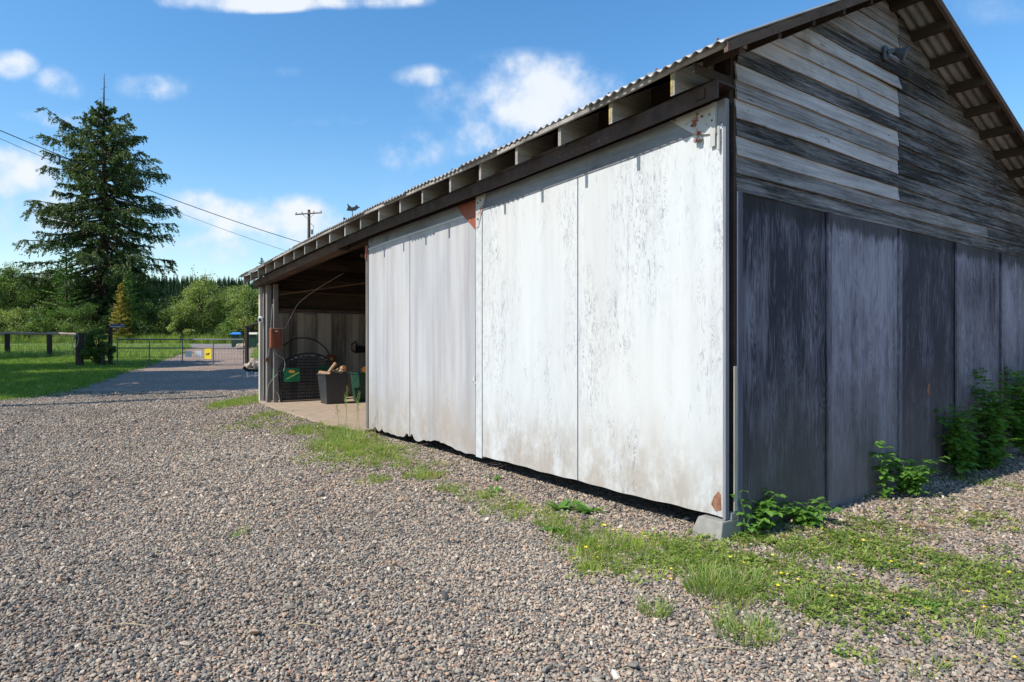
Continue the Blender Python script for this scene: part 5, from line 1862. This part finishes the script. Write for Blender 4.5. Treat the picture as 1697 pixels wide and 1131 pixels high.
leafy(wp_(20, 60.5), th(20, 60.5, 508), 3.0, 26, 'pale_leaf', 'paler leafy shrub at the foot of the left thicket', G_T, 'shrub', 36, cat='shrub')
conifer(wp_(110, 62), th(110, 62, 402), 2.9, 31, 'young_fir', 'bright green young fir left of the tall fir', G_T)
conifer(wp_(72, 67), th(72, 67, 478), 2.4, 35, 'young_fir', 'smaller young fir among the left thicket', G_T)
conifer(wp_(201, 59.5), th(201, 59.5, 468), 1.25, 32, 'yellow_leaf', 'yellowish narrow young conifer before the tall fir', G_T, n=80, cs=.9)
conifer(wp_(214, 60.5), th(214, 60.5, 446), 1.5, 33, 'young_fir', 'slim bright green conifer just behind the yellowish one', G_T, n=80, cs=.9)
leafy(wp_(262, 62), th(262, 62, 500), 2.8, 27, 'vine_leaf', 'dark shrub right of the tall fir', G_T, 'shrub', 40, cat='shrub')
leafy(wp_(235, 66), th(235, 66, 470), 3.0, 30, 'vine_leaf', 'dark leafy tree behind the slim conifers', G_T)
leafy(wp_(335, 62), th(335, 62, 462), 3.0, 28, 'pale_leaf', 'pale olive tree with twiggy top right of the tall fir', G_T, clumps=80, leader=14)
leafy(wp_(378, 65), th(378, 65, 478), 2.8, 29, 'pale_leaf', 'olive green tree behind the blue lidded bin', G_T)
leafy(wp_(303, 60.3), th(303, 60.3, 520), 1.5, 36, 'pale_leaf', 'small olive shrub at the foot of the pale tree', G_T, 'shrub', 26, cat='shrub')
leafy(wp_(418, 58), th(418, 58, 470), 2.4, 37, 'pale_leaf', 'olive tree just left of the barn end', G_T)
leafy(wp_(455, 60), th(455, 60, 468), 3.0, 38, 'thicket_leaf', 'leafy tree hidden behind the barn end', G_T)
leafy(wp_(384, 59.5), th(384, 59.5, 530), 1.6, 39, 'thicket_leaf', 'low dark shrub behind the wheeled bins', G_T, 'shrub', 26, cat='shrub')
conifer(wp_(434, 95), th(434, 95, 426), 2.0, 34, 'fir_needles', 'distant conifer top showing above the barn roof end', G_T)
leafy(wp_(162, 30.1), 1.75, .72, 41, 'vine_leaf', 'dark vine clump growing over the posts left of the gate', None, 'vine_clump', 40, 150, .085, .02, 'vine')
# trees standing left of the view, whose shade crosses the drive
G_S = 'trees at the left of the yard'
for i, (x, y, h, rx) in enumerate([(-20.5, 14.6, 20.5, 3.6), (-25.2, 17.0, 20, 3.4), (-28.5, 23.5, 18.5, 3.6), (-37, 30, 17, 3.0), (-30.0, 15.5, 12.5, 3)]):
    leafy(Vector((x, y, 0)), h, rx, 70 + i, 'thicket_leaf', ['broad tree at the left of the yard, nearest the drive', 'second tree of the row left of the yard', 'third tree of the row left of the yard', 'tree farthest along the row left of the yard', 'smallest tree of the row left of the yard'][i], G_S, clumps=120, per=110, size=.5, low=.14)

# wooded hill
def hill():
    xs = np.linspace(-700, 500, 90); ys = np.linspace(180, 900, 40)
    X, Y = np.meshgrid(xs, ys)
    def hz(X, Y):
        ridge = 38 * smooth(Y, 190, 520) * (1 + .06 * np.sin(X / 90) + .04 * np.sin(X / 37 + 2))
        edge = smooth(X, -700, -450)
        return 2 + ridge * (.6 + .4 * edge)
    Z = hz(X, Y)
    V = np.stack([X.ravel(), Y.ravel(), Z.ravel()], 1); nx = len(xs)
    ii = (np.arange(len(ys) - 1)[:, None] * nx + np.arange(nx - 1)[None]).ravel()
    o = link('hills', np_mesh('hills', V, np.stack([ii, ii + 1, ii + nx + 1, ii + nx], 1)), None, MATS['grass_ground'], True)
    tag(o, kind='structure')
    srcs = []
    for s in range(3):
        r = np.random.default_rng(s)
        C, D, L, W = [], [], [], []
        for i in range(60):
            h = .05 + .95 * i / 60; R_ = .2 * (1 - h) + .015
            m = 7; a = r.uniform(0, 6.28, m)
            out = np.stack([np.cos(a), np.sin(a), np.full(m, -.25)], 1)
            C.append(out * R_ * .55 + np.array([0, 0, h])); D.append(out); L.append(np.full(m, R_ * 1.1)); W.append(np.full(m, .06))
        C, D, L, W = map(np.concatenate, (C, D, L, W))
        V, F = cards(C, D, L, W, r, 3)
        srcs.append(source('far_tree', np_mesh('far_tree', V, F), MATS['hill_needles']))
    n = 7000
    x = rng.uniform(-480, 60, n); y = rng.uniform(200, 560, n)
    k = (x / y > -.86) & (x / y < -.2)
    x, y = x[k], y[k]
    z = hz(x, y)
    n = len(x); s = rng.uniform(9, 15, n)
    scatter('hillside_forest', np.stack([x, y, z - .5], 1), np.stack([np.zeros(n), np.zeros(n), rng.uniform(0, 6.28, n)], 1), np.stack([s * .9, s * .9, s], 1), rng.integers(0, 3, n), srcs)
    tag(bpy.data.objects['hillside_forest'], 'distant conifer forest covering the low hill', 'forest')
hill()

# ------------------------------------------------------------------ utility pole and wires
Yp = 70
pb = Vector(((512 - 848.5) / F_PX * Yp, Yp, TZ(-22, Yp)))
t = empty('utility_pole', pb)
tag(t, 'wooden utility pole with a crossarm standing behind the barn roof', 'utility pole')
ph = CAM_H + (568 - 348) / F_PX * Yp - pb.z
mb = MB(); mb.tube([(0, 0, -.5), (0, 0, ph)], [.22, .15], 10); mb.build('pole', MATS['pole_wood'], t)
mb = MB(); mb.tube([(-1.45, -.2, ph - .55), (1.5, -.2, ph - .35)], .085, 4); mb.build('crossarm', MATS['rail_wood'], t)
mb = MB()
for x in (-1.35, -.7, .6, 1.4): mb.tube([(x, -.2, ph - .45 + x * .07), (x, -.2, ph - .22 + x * .07)], [.03, .07], 6)
mb.build('insulator', MATS['cable'], t)
mb = MB(); mb.tube([(-.7, -.2, ph - .5), (0, -.1, ph - 1.1), (.7, -.2, ph - .42)], .025, 4); mb.build('brace', MATS['gate_steel'], t)
mb = MB(); mb.box(.25, .45, -.1, .1, ph - 2.7, ph - 2.2); mb.tube([(.15, -.1, ph - 1.5), (.55, -.1, ph - 1.8), (.5, -.1, ph - 2.3)], .03, 5); mb.build('cutout_fuse', MATS['gate_steel'], t)

def wire(ax, ay, az, bx, by, bz, sag_, r_, label):
    mb = MB()
    A, B = Vector((ax, ay, az)), Vector((bx, by, bz))
    pts = []
    for k in range(31):
        q = k / 30; p = A.lerp(B, q); p.z -= sag_ * 4 * q * (1 - q); pts.append(p)
    mb.tube(pts, r_, 5)
    o = mb.build('overhead_wire', MATS['cable_black'], None)
    tag(o, label, 'wire', 'overhead wires crossing the sky')
def sky_pt(px, py, Y): return ((px - 848.5) / F_PX * Y, Y, CAM_H + (568 - py) / F_PX * Y)
wire(*sky_pt(-200, 130, 36), *sky_pt(505, 404, 60), .55, .030, 'upper thicker overhead wire behind the tall fir')
wire(*sky_pt(-200, 140, 36.2), *sky_pt(480, 418, 60), .5, .016, 'lower thin overhead wire behind the tall fir')
# unseen pole left of the view, added and thickened for its shadow across the yard
t = empty('shadow_pole', (-15.8, 10.75, 0))
tag(t, 'unseen wooden pole left of the gravel yard, added for its shadow', 'pole')
mb = MB(); mb.tube([(0, 0, -.3), (0, 0, 10.5)], [.24, .19], 8); mb.build('pole', MATS['pole_wood'], t)
mb = MB(); mb.tube([(0, 0, 10.4), (0, 0, 10.7)], [.09, .05], 8); mb.build('pole_cap', MATS['gate_steel'], t)
